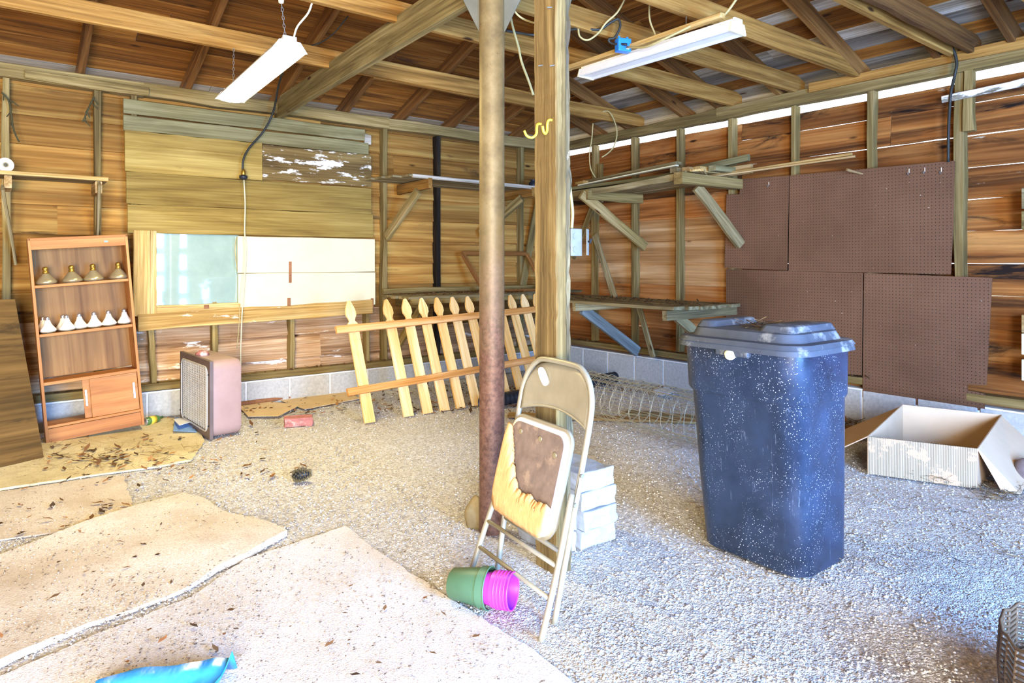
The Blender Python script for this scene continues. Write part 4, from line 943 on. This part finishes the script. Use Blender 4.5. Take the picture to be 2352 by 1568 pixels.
# ------------------------------------------------------------------ mats on the floor
def mat_mesh(name, px, mat, label, h=.016, z0=.0, nx=40, wave=.008, cat='carpet'):
    P = [onz(x, y) for x, y in px]; P2 = [(p.x, p.y) for p in P]
    # resample the outline so the edge follows a wavy line, then fill with a grid of points
    out = []
    for i, p in enumerate(P2):
        q = P2[(i + 1) % len(P2)]; L_ = math.hypot(q[0] - p[0], q[1] - p[1]); n_ = max(1, int(L_ / .035))
        for k in range(n_): f = k / n_; out.append((p[0] + (q[0] - p[0]) * f + random.gauss(0, .003), p[1] + (q[1] - p[1]) * f + random.gauss(0, .003)))
    bm = bmesh.new(); vs = [bm.verts.new((x, y, 0)) for x, y in out]; f = bm.faces.new(vs); bmesh.ops.triangulate(bm, faces=[f])
    for _ in range(3):
        es = [e for e in bm.edges if e.calc_length() > .12]
        if es: bmesh.ops.subdivide_edges(bm, edges=es, cuts=1); bmesh.ops.triangulate(bm, faces=bm.faces[:])
    ext = bmesh.ops.extrude_face_region(bm, geom=bm.faces[:]); top = [g for g in ext['geom'] if isinstance(g, bmesh.types.BMVert)]
    for v in top: v.co.z = h + wave * (math.sin(v.co.x * 6 + v.co.y * 3) * .5 + .5 * math.sin(v.co.y * 8.3))
    for v in bm.verts: v.co.z += z0
    bmesh.ops.recalc_face_normals(bm, faces=bm.faces)
    for f in bm.faces: f.smooth = abs(f.normal.z) > .6
    me = bpy.data.meshes.new(name); bm.to_mesh(me); bm.free(); me.set_sharp_from_angle(angle=.6)
    return tag(link(name, me, M[mat]), label, cat)
mat_mesh('floor_sheet', [(-260, 1190), (-200, 1080), (20, 1030), (100, 1010), (200, 960), (340, 960), (400, 962), (460, 995), (470, 1015), (440, 1058), (370, 1072), (200, 1095), (0, 1126)], 'vinyl', 'yellowed sheet on the ground under bookcase and plywood', .010, -.002, wave=.004, cat='floor sheet')
mat_mesh('floor_sheet', [(0, 1130), (200, 1100), (285, 1092), (310, 1178), (180, 1215), (0, 1240), (-200, 1260), (-240, 1160)], 'carpet_a', 'thin dirty tan sheet between the yellowed sheet and carpet', .006, -.004, wave=.002, cat='floor sheet')
mat_mesh('carpet', [(-160, 1310), (0, 1278), (150, 1226), (300, 1176), (420, 1140), (470, 1152), (520, 1180), (590, 1196), (658, 1228), (600, 1262), (560, 1286), (500, 1310), (430, 1356), (330, 1395), (200, 1440), (0, 1530), (-300, 1640)], 'carpet_a', 'ragged tan carpet piece with a turned edge', .026, -.004, wave=.012)
mat_mesh('carpet', [(-200, 1660), (0, 1560), (200, 1470), (330, 1415), (440, 1372), (560, 1290), (680, 1248), (795, 1210), (860, 1262), (940, 1318), (1100, 1420), (1240, 1510), (1340, 1590), (1300, 1900), (0, 1900), (-300, 1900)], 'carpet_b', 'large cream carpet piece covering the ground nearest the doorway', .012, -.004, wave=.004)
# tarp: a folded sheet with a rounded roll at its far edge
b = MB(); NU, NV = 26, 14; base = [(240, 1600), (330, 1572), (430, 1562), (500, 1548), (545, 1546)]
sp = spline([onz(x, y) for x, y in base], 7); NU = len(sp); toward = (-FWD * 1.0 - RGT * .12).normalized(); vs = []
for i, p in enumerate(sp):
    for k in range(NV):
        f = k / (NV - 1); hgt = .045 * math.exp(-((f - .06) / .09) ** 2) + .02 + .018 * math.sin(i * .9 + 5 * f) * f + (.02 if i == NU - 1 else 0)
        vs.append(p + toward * (f * .42) + V((0, 0, hgt * (0.2 if k == 0 else 1) + .006)))
b.add(vs, [(i * NV + k, i * NV + k + 1, (i + 1) * NV + k + 1, (i + 1) * NV + k) for i in range(NU - 1) for k in range(NV - 1)])
o = b.build('tarp', M['tarp'], None, smooth=True); sm = o.modifiers.new('s', 'SOLIDIFY'); sm.thickness = .003; tag(o, 'bright blue plastic tarp crumpled on the cream carpet', 'tarp')

# ------------------------------------------------------------------ corrugated pipe
def corrugated(pts, r, label):
    P = spline(pts, 40); b = MB(); rr = [r * (1 + (.09 if (i % 4) < 2 else -.05)) for i in range(len(P))]
    b.tube(P, rr, 16, caps=False); o = b.build('corrugated_pipe', M['black_plastic'], None, smooth=True)
    sm = o.modifiers.new('s', 'SOLIDIFY'); sm.thickness = .004; return tag(o, label, 'pipe')
corrugated([(3.36, 4.78, .06), (3.9, 4.83, .06), (4.5, 4.86, .065), (5.24, 4.98, .062)], .055, 'black corrugated drain pipe lying behind the posts')

# ------------------------------------------------------------------ wire fence roll
wr = thing('wire_roll', (3.85, 3.2, 0), 'loose roll of welded wire mesh lying between chair and bin', 'wire mesh')
b = MB(); ya, yb = 2.35, 4.05; cx_, R0 = 3.86, .20
def wp(th, y):
    r = R0 - .022 * th / (2 * math.pi) + .006 * math.sin(5 * th + 3 * y); return V((cx_ + r * math.cos(th) * 1.05 + .02 * (y - 3), y, max(.006, R0 + .003 + r * math.sin(th) * .95)))
turns = 2.2 * 2 * math.pi; th = 0
while th < turns:
    b.tube([wp(th, ya + (yb - ya) * i / 5) for i in range(6)], .0013, 4, caps=False); th += .36
o = b.build('long_wires', M['wire'], wr); o['kind'] = 'stuff'
b = MB()
for i in range(18):
    y = ya + (yb - ya) * i / 17; b.tube([wp(turns * k / 70, y + .01 * math.sin(k * .3)) for k in range(71)], .0013, 4, caps=False)
for i in range(14):
    y = ya + .1 + .11 * i; q = wp(turns, y); b.tube([q, q + V((-.02, .02, .05)), q + V((-.05, .05, .07)), q + V((-.08, .09, .04))], .0015, 4, caps=False)
o = b.build('hoop_wires', M['wire'], wr); o['kind'] = 'stuff'
for k, (a, c, m, lab) in enumerate((((3.4, 4.45, .012), (4.6, 3.2, .012), 'offcut', 'pale plank lying on the ground beneath the wire roll'), ((4.25, 3.9, .012), (4.95, 2.75, .012), 'benchwood', 'grey plank lying on the ground between wire roll and wall'))):
    tag(plank('ground_plank', a, c, (.6, .7, 0), .13, .022, M[m], None, 4, .002), lab, 'plank')

# ------------------------------------------------------------------ bin
bn = thing('trash_bin', (2.76, 1.66, 0), 'tall square navy plastic trash bin with dusty lid', 'trash bin')
def ring(x0, x1, y0, y1, r, z, n=7): return rrect(x0, x1, y0, y1, r, z, n)
lv = [(2.58, 2.93, 1.42, 1.86, .07, .0), (2.55, 2.95, 1.39, 1.89, .085, .02), (2.525, 2.95, 1.385, 1.915, .09, .36), (2.50, 2.95, 1.382, 1.935, .095, .715), (2.495, 2.953, 1.378, 1.94, .095, .72), (2.485, 2.955, 1.372, 1.947, .095, .735), (2.475, 2.955, 1.37, 1.955, .095, .95)]
b = MB(); b.loft([ring(*l) for l in lv]); b.build('bin_body', M['bin'], bn, smooth=True, auto=50)
for (P, sgn) in (('x', 1), ('y', 1)):   # moulded panel ribs on the two faces seen
    if P == 'x':
        for y in (1.52, 1.80):
            MB().tube([(2.547, y, .10), (2.527, y + (.01 if y > 1.6 else -.01), .36), (2.512, y + (.014 if y > 1.6 else -.014), .58), (2.510, y + (-.02 if y > 1.6 else .02), .61)], .003, 6).build('moulded_rib', M['bin'], bn, smooth=True)
lid = thing('x', (0, 0, 0), 'x'); bpy.data.objects.remove(lid)
b = MB(); b.loft([ring(2.445, 2.98, 1.345, 1.98, .11, .925), ring(2.45, 2.978, 1.35, 1.978, .11, .945), ring(2.445, 2.98, 1.345, 1.98, .11, .95), ring(2.455, 2.97, 1.355, 1.97, .11, .968), ring(2.495, 2.935, 1.395, 1.93, .09, .971), ring(2.51, 2.92, 1.41, 1.915, .085, 1.005), ring(2.525, 2.905, 1.425, 1.90, .075, 1.01)])
ld = b.build('lid', M['binlid'], bn, smooth=True, auto=35)
for y0, y1 in ((1.425, 1.585), (1.80, 1.90)):
    b = MB(); b.loft([ring(2.527, 2.905, y0, y1, .03, 1.008), ring(2.543, 2.89, y0 + .012, y1 - .012, .028, 1.034), ring(2.553, 2.88, y0 + .02, y1 - .02, .024, 1.038)]); b.build('raised_panel', M['binlid'], ld, smooth=True, auto=35)
for x in (2.47, 2.965):
    b = MB(); b.box((x, 1.66, .925), (.03, .16, .05)); b.build('handle_lug', M['binlid'], bn, bevel=.008)
c = onX(1677, 814, 2.46); bm = bmesh.new(); bmesh.ops.create_icosphere(bm, subdivisions=3, radius=.024)
for v in bm.verts: v.co *= 1 + random.gauss(0, .03)
me = bpy.data.meshes.new('f'); bm.to_mesh(me); bm.free(); o = link('foam_ball', me, M['foamball'], None, Matrix.Translation(c)); tag(o, 'cream foam ball stuck under the lid rim of the bin', 'foam ball')

# ------------------------------------------------------------------ cardboard box
cb = thing('cardboard_box', (4.7, 1.8, 0), 'open torn cardboard box with flaps spread beside the right-hand wall', 'box')
A = V((4.217, 1.886, 0)); B_ = V((4.444, 1.38, 0)); Cc = V((4.97, 1.99, 0)); Dd = V((5.20, 1.48, 0)); hh = .23
def panel(name, pts, mat, th=.006):
    P = [V(p) for p in pts]; x = (P[1] - P[0]).normalized(); n_ = x.cross(P[-1] - P[0]).normalized(); y = n_.cross(x); T = Matrix((x, y, n_)).transposed().to_4x4(); T.translation = P[0]; Ti = T.inverted()
    b = MB(); L_ = [Ti @ p for p in P]; b.loft([[p - V((0, 0, th / 2)) for p in L_], [p + V((0, 0, th / 2)) for p in L_]]); return b.build(name, M[mat], cb, T)
up = lambda p, z: V((p.x, p.y, z))
panel('front_panel', [up(A, .004), up(B_, .0), up(B_, hh + .0), up(A, hh)], 'card_rib')
panel('back_panel', [up(Cc, .004), up(Dd, .004), up(Dd, .30), up(Cc, .31)], 'card')
panel('side_panel', [up(A, .004), up(Cc, .004), up(Cc, .31), up(A, hh)], 'card')
panel('side_panel', [up(B_, .004), up(Dd, .004), up(Dd, .30), up(B_, hh)], 'card_dark')
panel('bottom', [up(A, .006), up(B_, .006), up(Dd, .006), up(Cc, .006)], 'card_dark')
panel('flap', [up(A, hh), up(Cc, .30), V((4.72, 2.30, .10)), V((4.15, 2.12, .07))], 'card_dark')
panel('flap', [up(B_, hh), up(Dd, .29), V((5.15, 1.25, .10)), V((4.52, 1.20, -.0)), V((4.46, 1.27, .02))], 'card')
# stones at the right edge
def stone(c, d, label, mat, seed, name='rock'):
    random.seed(seed); bm = bmesh.new(); bmesh.ops.create_icosphere(bm, subdivisions=3, radius=1)
    ph = [random.uniform(0, 6) for _ in range(6)]
    for v in bm.verts:
        k = 1 + .12 * math.sin(3 * v.co.x + ph[0]) * math.cos(2.5 * v.co.y + ph[1]) + .08 * math.sin(5 * v.co.z + ph[2] + 3 * v.co.x); v.co = V((v.co.x * d[0] * k, v.co.y * d[1] * k, max(-.5, v.co.z * k) * d[2]))
    me = bpy.data.meshes.new(name); bm.to_mesh(me); bm.free()
    for p in me.polygons: p.use_smooth = True
    return tag(link(name, me, mat, None, Matrix.Translation(c)), label, 'rock')
stone(onz(2350, 1090, .05) + V((.03, -.03, 0)), (.09, .09, .10), 'round grey-brown rock beside the cardboard box flap', M['greyrock'], 5)
stone(V((1.855, 2.70, .045)), (.045, .05, .10), 'yellowish upright stone against the foot of the steel column', M['rock'], 6)

# ------------------------------------------------------------------ paver stack by the post
random.seed(11)
for l in range(4):
    j = [random.uniform(-.008, .008) for _ in range(4)]
    slab_bm((.215, .30, .085), Matrix.Rotation(j[0] * 3, 3, 'Z'), V((2.178 + j[1], 2.31 + j[2], .0435 + l * .087)), 'paver', M['paver'], ['lowest pale concrete paver of the tall stack behind the post', 'second pale concrete paver from the ground in the tall stack', 'third pale concrete paver from the ground in the tall stack', 'topmost pale concrete paver of the tall stack behind the post'][l], 'paver', .006, .0025, 'pavers stacked by the post', 3)
for l in range(2):
    slab_bm((.12, .28, .085), Matrix.Rotation(.03 * l, 3, 'Z'), V((2.0, 2.33, .0435 + l * .087)), 'paver', M['paver'], ['narrow concrete paver on the ground between post and tall stack', 'narrow concrete paver on top between post and tall stack'][l], 'paver', .006, .0025, 'pavers stacked by the post', 3)

# ------------------------------------------------------------------ folding chair
ch = thing('folding_chair', (1.52, 2.0, 0), 'beige metal folding chair with torn foam seat, folded against the post', 'chair')
wd = V((.10, .995, 0))
def cp(a, z, x, out=0): return V((x, 2.0, z)) + wd * a + V((-out, 0, 0))
ux = lambda z: 1.60 + .19 * z / .9
lx = lambda z: 1.495 + .175 * z / .45
lo = [(-.205, 0), (-.212, .15), (-.222, .35), (-.232, .55), (-.238, .70), (-.232, .78), (-.205, .84), (-.16, .88), (-.10, .897)]
pts = [cp(a, z, ux(z)) for a, z in lo] + [cp(-a, z, ux(z)) for a, z in lo[::-1]]
MB().tube(spline(pts, 3), .0115, 12).build('back_frame', M['chair'], ch, smooth=True)
for s in (-1, 1):
    P = [cp(s * .262, .0, lx(0)), cp(s * .255, .15, lx(.15)), cp(s * .242, .3, lx(.3)), cp(s * .222, .455, lx(.455))]
    MB().tube(spline(P, 4), .0115, 12).build('front_leg', M['chair'], ch, smooth=True)
    b = MB(); P = [cp(s * .236, .40, lx(.40) + .012), cp(s * .236, .44, lx(.44) + .012), cp(s * .236, .54, ux(.54) - .012), cp(s * .236, .50, ux(.5) - .012)]; th = wd * .002
    b.loft([[p - th for p in P], [p + th for p in P]]); b.build('hinge_link', M['chair'], ch)
    for z in (.42, .52):
        q = cp(s * .24, z, lx(.42) + (z - .42) * .35 + .012); MB().lathe([(.008, -.006), (.008, .006)], 10, Matrix.Translation(q) @ Matrix.Rotation(math.pi / 2, 4, 'X')).build('rivet', M['zinc'], ch)
MB().tube([cp(-.25, .225, lx(.225)), cp(.25, .225, lx(.225))], .0085, 10).build('crossbar', M['chair'], ch, smooth=True)
MB().tube([cp(-.256, .125, lx(.125)), cp(.256, .125, lx(.125))], .0085, 10).build('crossbar', M['chair'], ch, smooth=True)
MB().tube([cp(-.216, .235, ux(.235)), cp(.216, .235, ux(.235))], .0085, 10).build('crossbar', M['chair'], ch, smooth=True)
# curved sheet backrest
b = MB(); NU, NV = 24, 8; vs = []
def top_z(a):
    t = min(1, abs(a) / .228); return .885 - .10 * t ** 4 - .03 * t ** 10
for i in range(NU + 1):
    f = i / NU * 2 - 1; a = .226 * f; z0 = .715 - .035 * f * f; z1 = top_z(a)
    for k in range(NV + 1):
        g_ = k / NV; z = z0 + (z1 - z0) * g_; vs.append(cp(a, z, ux(z) + .012 * (1 - f * f)))
b.add(vs, [(i * (NV + 1) + k, i * (NV + 1) + k + 1, (i + 1) * (NV + 1) + k + 1, (i + 1) * (NV + 1) + k) for i in range(NU) for k in range(NV)])
o = b.build('backrest', M['chair'], ch, smooth=True); sm = o.modifiers.new('s', 'SOLIDIFY'); sm.thickness = .003
MB().tube([vs[i * (NV + 1)] for i in range(NU + 1)], .005, 8).build('backrest_hem', M['chair'], o, smooth=True)
q = cp(.10, .838, ux(.838) - .004); b = MB(); P = [cp(.10 + .03 * math.cos(t) * (1 + .2 * math.sin(2 * t)) + .012 * math.sin(t), .826 + .038 * math.sin(t), ux(.826) - .000) for t in [2 * math.pi * k / 14 for k in range(14)]]
b.loft([[p - V((.0015, 0, 0)) for p in P], [p + V((.004, 0, 0)) for p in P]]); b.build('sticker', M['seatwhite'], o)
# seat, folded flat into the frame
sx = lambda z: 1.605 + .105 * (z - .30) / .355
def seat_ring(a0, a1, z0, z1, r, out, n=6):
    R_ = rrect(a0, a1, z0, z1, r, 0, n); return [cp(p.x, p.y, sx(p.y), out) for p in R_]
b = MB(); b.loft([seat_ring(-.192, .205, .285, .665, .06, -.012), seat_ring(-.197, .21, .28, .67, .06, .0), seat_ring(-.197, .21, .28, .67, .06, .010)]); b.build('seat_pan', M['chair'], ch, smooth=True, auto=40)
b = MB(); b.loft([seat_ring(-.186, .198, .292, .66, .055, .009), seat_ring(-.186, .198, .292, .66, .055, .020), seat_ring(-.18, .192, .298, .654, .05, .023)]); st = b.build('seat_vinyl', M['seatwhite'], ch, smooth=True, auto=40)
b = MB(); b.loft([seat_ring(-.172, .184, .306, .646, .045, .022), seat_ring(-.172, .184, .306, .646, .045, .026)]); b.build('seat_board', M['padboard'], ch)
# remnant of foam: ragged upper edge running down from the left
NU = 100; rings = []; random.seed(4); vs = []
def edge_z(f):  # f 0 at the camera-right side .. 1 at the far side
    return .395 + .015 * f + .23 * max(0, (f - .60) / .40) ** 1.15 + random.gauss(0, .0022) + .006 * math.sin(f * 23) + .004 * math.sin(f * 61)
NVf = 7; ez = [min(.628, edge_z(i / NU)) for i in range(NU + 1)]
for i in range(NU + 1):
    f = i / NU; a = -.176 + .364 * f
    lowz = .304 + .03 * max(0, (abs(f - .5) * 2 - .8) / .2) ** 2
    for k in range(NVf + 1):
        g_ = k / NVf; z = lowz + (ez[i] - lowz) * g_; o_ = .026 + .012 * math.sin(min(1, g_ * 4) * math.pi / 2) * (1 if g_ < .99 else .25) * (.6 if i in (0, NU) else 1) + random.gauss(0, .0003); vs.append(cp(a, z, sx(z), o_))
b = MB(); b.add(vs, [(i * (NVf + 1) + k, i * (NVf + 1) + k + 1, (i + 1) * (NVf + 1) + k + 1, (i + 1) * (NVf + 1) + k) for i in range(NU) for k in range(NVf)])
o = b.build('torn_foam', M['foam'], ch, smooth=True); sm = o.modifiers.new('s', 'SOLIDIFY'); sm.thickness = .02; sm.offset = -1
for a, z in ((.12, .61), (-.02, .61), (-.13, .575)):
    b = MB(); b.lathe([(.012, 0), (.010, .003), (.0, .004)], 12, Matrix.Translation(cp(a, z, sx(z), .026)) @ Matrix.Rotation(-math.pi / 2, 4, 'Y')); b.build('rivet', M['lens'], ch)

# ------------------------------------------------------------------ flower pots lying on their side
def pot_T(c, ax): 
    z = V(ax).normalized(); x = V((0, 0, 1)).cross(z).normalized(); y = z.cross(x); T = Matrix((x, y, z)).transposed().to_4x4(); T.translation = c; return T
ax = (RGT * .95 - FWD * .36).normalized(); pb0 = onz(1038, 1338, .062)
gp = thing('flower_pot', onz(1075, 1385), 'dark green plastic flower pot lying on its side', 'flower pot', 'flower pots by the chair')
T = pot_T(pb0 + V((0, 0, -.001)), ax + V((0, 0, .05)))
MB().lathe([(.0, .002), (.050, .0), (.056, .006), (.070, .125), (.0745, .126), (.0765, .160), (.073, .160), (.068, .125), (.052, .01), (.0, .008)], 32, T).build('pot_wall', M['greenpot'], gp, smooth=True, auto=40)
MB().tube([T @ V((.0755 * math.cos(t), .0755 * math.sin(t), .160)) for t in [2 * math.pi * k / 32 for k in range(32)]], .003, 6, closed=True).build('rim', M['greenpot'], gp, smooth=True)
for k in range(5):
    z0 = .058 + .0135 * k
    pp = thing('flower_pot', T @ V((0, 0, z0)), ['magenta pot deepest in the nested stack, next to the green rim', 'second magenta pot out from the green rim', 'third magenta pot out from the green rim', 'fourth magenta pot out from the green rim', 'outermost magenta pot with violet inside, open to the chair'][k], 'flower pot', 'flower pots by the chair')
    MB().lathe([(.0, .003), (.043, .0), (.047, .005), (.0595, .118), (.0645, .119), (.0665, .139), (.0635, .139), (.0575, .117), (.045, .01), (.0, .008)], 32, T @ Matrix.Translation((0, 0, z0))).build('pot_wall', M['pinkpot'] if k < 4 else M['purplepot'], pp, smooth=True, auto=40)
    MB().tube([T @ V((.0655 * math.cos(t), .0655 * math.sin(t), z0 + .139)) for t in [2 * math.pi * i / 32 for i in range(32)]], .0035, 6, closed=True).build('rim', M['pinkpot'], pp, smooth=True)

# ------------------------------------------------------------------ woven seat in the near corner
wc = thing('woven_stool', (1.9, .35, 0), 'bronze woven stool with a white cushion beside the doorway', 'stool')
cs = V((2.36, .40, 0)); b = MB(); n = 40; nz = 16
def wpt(a, z): r = .27 - .06 * abs(z - .17); return cs + V((r * math.cos(a), r * math.sin(a), z))
for k in range(n):
    b.tube([wpt(2 * math.pi * k / n + .1 * z, z) for z in [.006 + .25 * i / 8 for i in range(9)]], .005, 5)
for i in range(nz):
    z = .012 + .25 * i / (nz - 1); b.tube([wpt(2 * math.pi * k / n + .0, z) + V((0, 0, .006 * (-1) ** k)) for k in range(n)], .005, 5, closed=True)
o = b.build('woven_body', M['weave'], wc, smooth=True); o['kind'] = 'stuff'
b = MB(); b.lathe([(.0, .10), (.21, .10), (.245, .12), (.245, .145), (.21, .165), (.0, .17)], 36, Matrix.Translation(cs)); b.build('cushion', M['cushion'], wc, smooth=True)

# ------------------------------------------------------------------ loose litter: gravel, leaves, needles
def scatter(name, pts, kind, mat, label, cat, cols, smin, smax):
    n = len(pts); P = np.array(pts)
    if kind == 'stone': tv = np.array([(1, 0, 0), (-1, 0, 0), (0, 1, 0), (0, -1, 0), (0, 0, 1), (0, 0, -1)], float); tf = np.array([(0, 2, 4), (2, 1, 4), (1, 3, 4), (3, 0, 4), (2, 0, 5), (1, 2, 5), (3, 1, 5), (0, 3, 5)])
    elif kind == 'leaf': tv = np.array([(-1, 0, .0), (-.2, .45, .22), (.5, .3, .1), (1, 0, .3), (.5, -.35, .02), (-.2, -.45, .15)], float); tf = np.array([(0, 5, 1), (1, 5, 4), (1, 4, 2), (2, 4, 3)])
    else: tv = np.array([(-1, 0, 0), (1, .0, .06), (1, .03, .0), (-1, .03, .03)], float); tf = np.array([(0, 1, 2), (0, 2, 3)])
    a = rng.uniform(0, 2 * np.pi, n); s = rng.uniform(smin, smax, n); ca, sa = np.cos(a), np.sin(a)
    v = np.repeat(tv[None], n, 0) * s[:, None, None]
    if kind == 'stone': v *= rng.uniform(.6, 1.2, (n, 1, 3)) * np.array([1, .8, .55])
    else:
        tl = rng.normal(0, .35, n); v[:, :, 2] += v[:, :, 0] * np.abs(tl)[:, None] * .6
    x = v[:, :, 0] * ca[:, None] - v[:, :, 1] * sa[:, None]; y = v[:, :, 0] * sa[:, None] + v[:, :, 1] * ca[:, None]
    v = np.stack([x, y, v[:, :, 2]], -1); v[:, :, 2] -= v[:, :, 2].min(1)[:, None] * (.45 if kind == 'stone' else 1); v += P[:, None, :]
    f = (tf[None] + (np.arange(n) * len(tv))[:, None, None]).reshape(-1, 3)
    me = bpy.data.meshes.new(name); nv = n * len(tv); me.vertices.add(nv); me.vertices.foreach_set('co', v.reshape(-1)); nf = len(f)
    me.loops.add(nf * 3); me.loops.foreach_set('vertex_index', f.reshape(-1).astype(np.int32)); me.polygons.add(nf)
    me.polygons.foreach_set('loop_start', np.arange(0, nf * 3, 3, dtype=np.int32)); me.polygons.foreach_set('loop_total', np.full(nf, 3, np.int32)); me.update()
    C = np.array([rgb(c) for c in cols])[rng.integers(0, len(cols), n)]; C[:, :3] *= rng.uniform(.75, 1.15, (n, 1)); at = me.color_attributes.new('tint', 'FLOAT_COLOR', 'POINT')
    at.data.foreach_set('color', np.repeat(C, len(tv), 0).reshape(-1).astype(np.float32))
    return tag(link(name, me, mat), label, cat, None, 'stuff')
def floor_px(n, x0, x1, y0, y1, z=.0):
    xs = rng.uniform(x0, x1, n); ys = rng.uniform(y0, y1, n); return [tuple(onz(x, y, z)) for x, y in zip(xs, ys)]
def inside(p): return X0 < p[0] < W - .15 and p[1] < D - .18
# gravel: spread over the ground, denser near the doorway
gp_ = []
n = 46000
dd_ = 1.5 + 6.2 * rng.uniform(0, 1, n) ** 1.5; uu = rng.uniform(-.85, .85, n)
for d_, u_ in zip(dd_, uu):
    q = RGT * (u_ * d_) + FWD * d_
    if inside(q): gp_.append((q.x, q.y, -.004))
scatter('gravel', gp_, 'stone', M['tint'], 'loose pale gravel stones over the shed ground', 'gravel', ['#d4cec4', '#e2dfd9', '#bdb4a6', '#efece8', '#c9bfae', '#a0968a', '#d8ccb8', '#b0a490'], .0035, .0095)
lv_ = [p for p in floor_px(520, 540, 1240, 880, 950, .004) + floor_px(420, 1310, 1620, 835, 900, .006) + floor_px(70, 100, 420, 1000, 1080, .012) + floor_px(40, 0, 320, 1090, 1230, .01) + floor_px(40, 180, 300, 1030, 1070, .012) + floor_px(60, 330, 700, 960, 1110, .004) + floor_px(180, 1930, 1990, 960, 1010, .006) if inside(p)]
lv_ += [(rng.uniform(3.2, 5.4), rng.uniform(5.7, 6.2), .97) for _ in range(220)] + [(rng.uniform(4.7, 5.4), rng.uniform(3.7, 5.4), .914) for _ in range(160)] + [(rng.uniform(.3, 5.3), 6.24, .285) for _ in range(120)] + [(5.53, rng.uniform(2.4, 5.9), .365) for _ in range(120)]
scatter('dry_leaves', lv_, 'leaf', M['tint'], 'dry brown leaves drifted along the walls and benches', 'leaves', ['#6a4a2a', '#8a5f36', '#4c3822', '#a87a4a', '#5a4430'], .012, .034)
ns_ = [(4.3 + rng.uniform(0, .75), 1.5 + rng.uniform(0, .42), .012 + rng.uniform(0, .03)) for _ in range(900)] + floor_px(260, 1935, 2000, 940, 1010, .01) + floor_px(240, 2255, 2352, 1090, 1150, .01) + floor_px(300, 1600, 2352, 1130, 1330, .006) + floor_px(160, 60, 460, 1010, 1080, .012) + floor_px(160, 1340, 1620, 860, 1040, .006) + [(2.6 + rng.uniform(0, .3), 1.62 + rng.uniform(0, .15), 1.012) for _ in range(40)]
scatter('pine_straw', ns_, 'needle', M['tint'], 'brown pine straw in the cardboard box and over the gravel', 'pine straw', ['#6a5238', '#8c7048', '#4a3a28', '#b09468'], .02, .06)

cb_ = [tuple(p[:2]) + (.022,) for p in floor_px(1500, 0, 640, 1150, 1480, .02)] + [tuple(p[:2]) + (.014,) for p in floor_px(2600, 100, 1200, 1230, 1567, .012)]
scatter('carpet_grit', cb_, 'stone', M['tint'], 'grit and crumbs scattered over the two carpet pieces', 'grit', ['#b8a894', '#8c7860', '#d8cdb8', '#6a5a48', '#a89078', '#c8bcaa'], .0025, .006)
scatter('carpet_leaves', [tuple(p[:2]) + (.026,) for p in floor_px(26, 0, 560, 1180, 1480, .02)] + [tuple(p[:2]) + (.016,) for p in floor_px(22, 250, 1150, 1290, 1560, .012)], 'leaf', M['tint'], 'few dry leaf scraps lying on the carpet pieces', 'leaves', ['#7a5a3a', '#9a6a42', '#5c4630'], .008, .02)
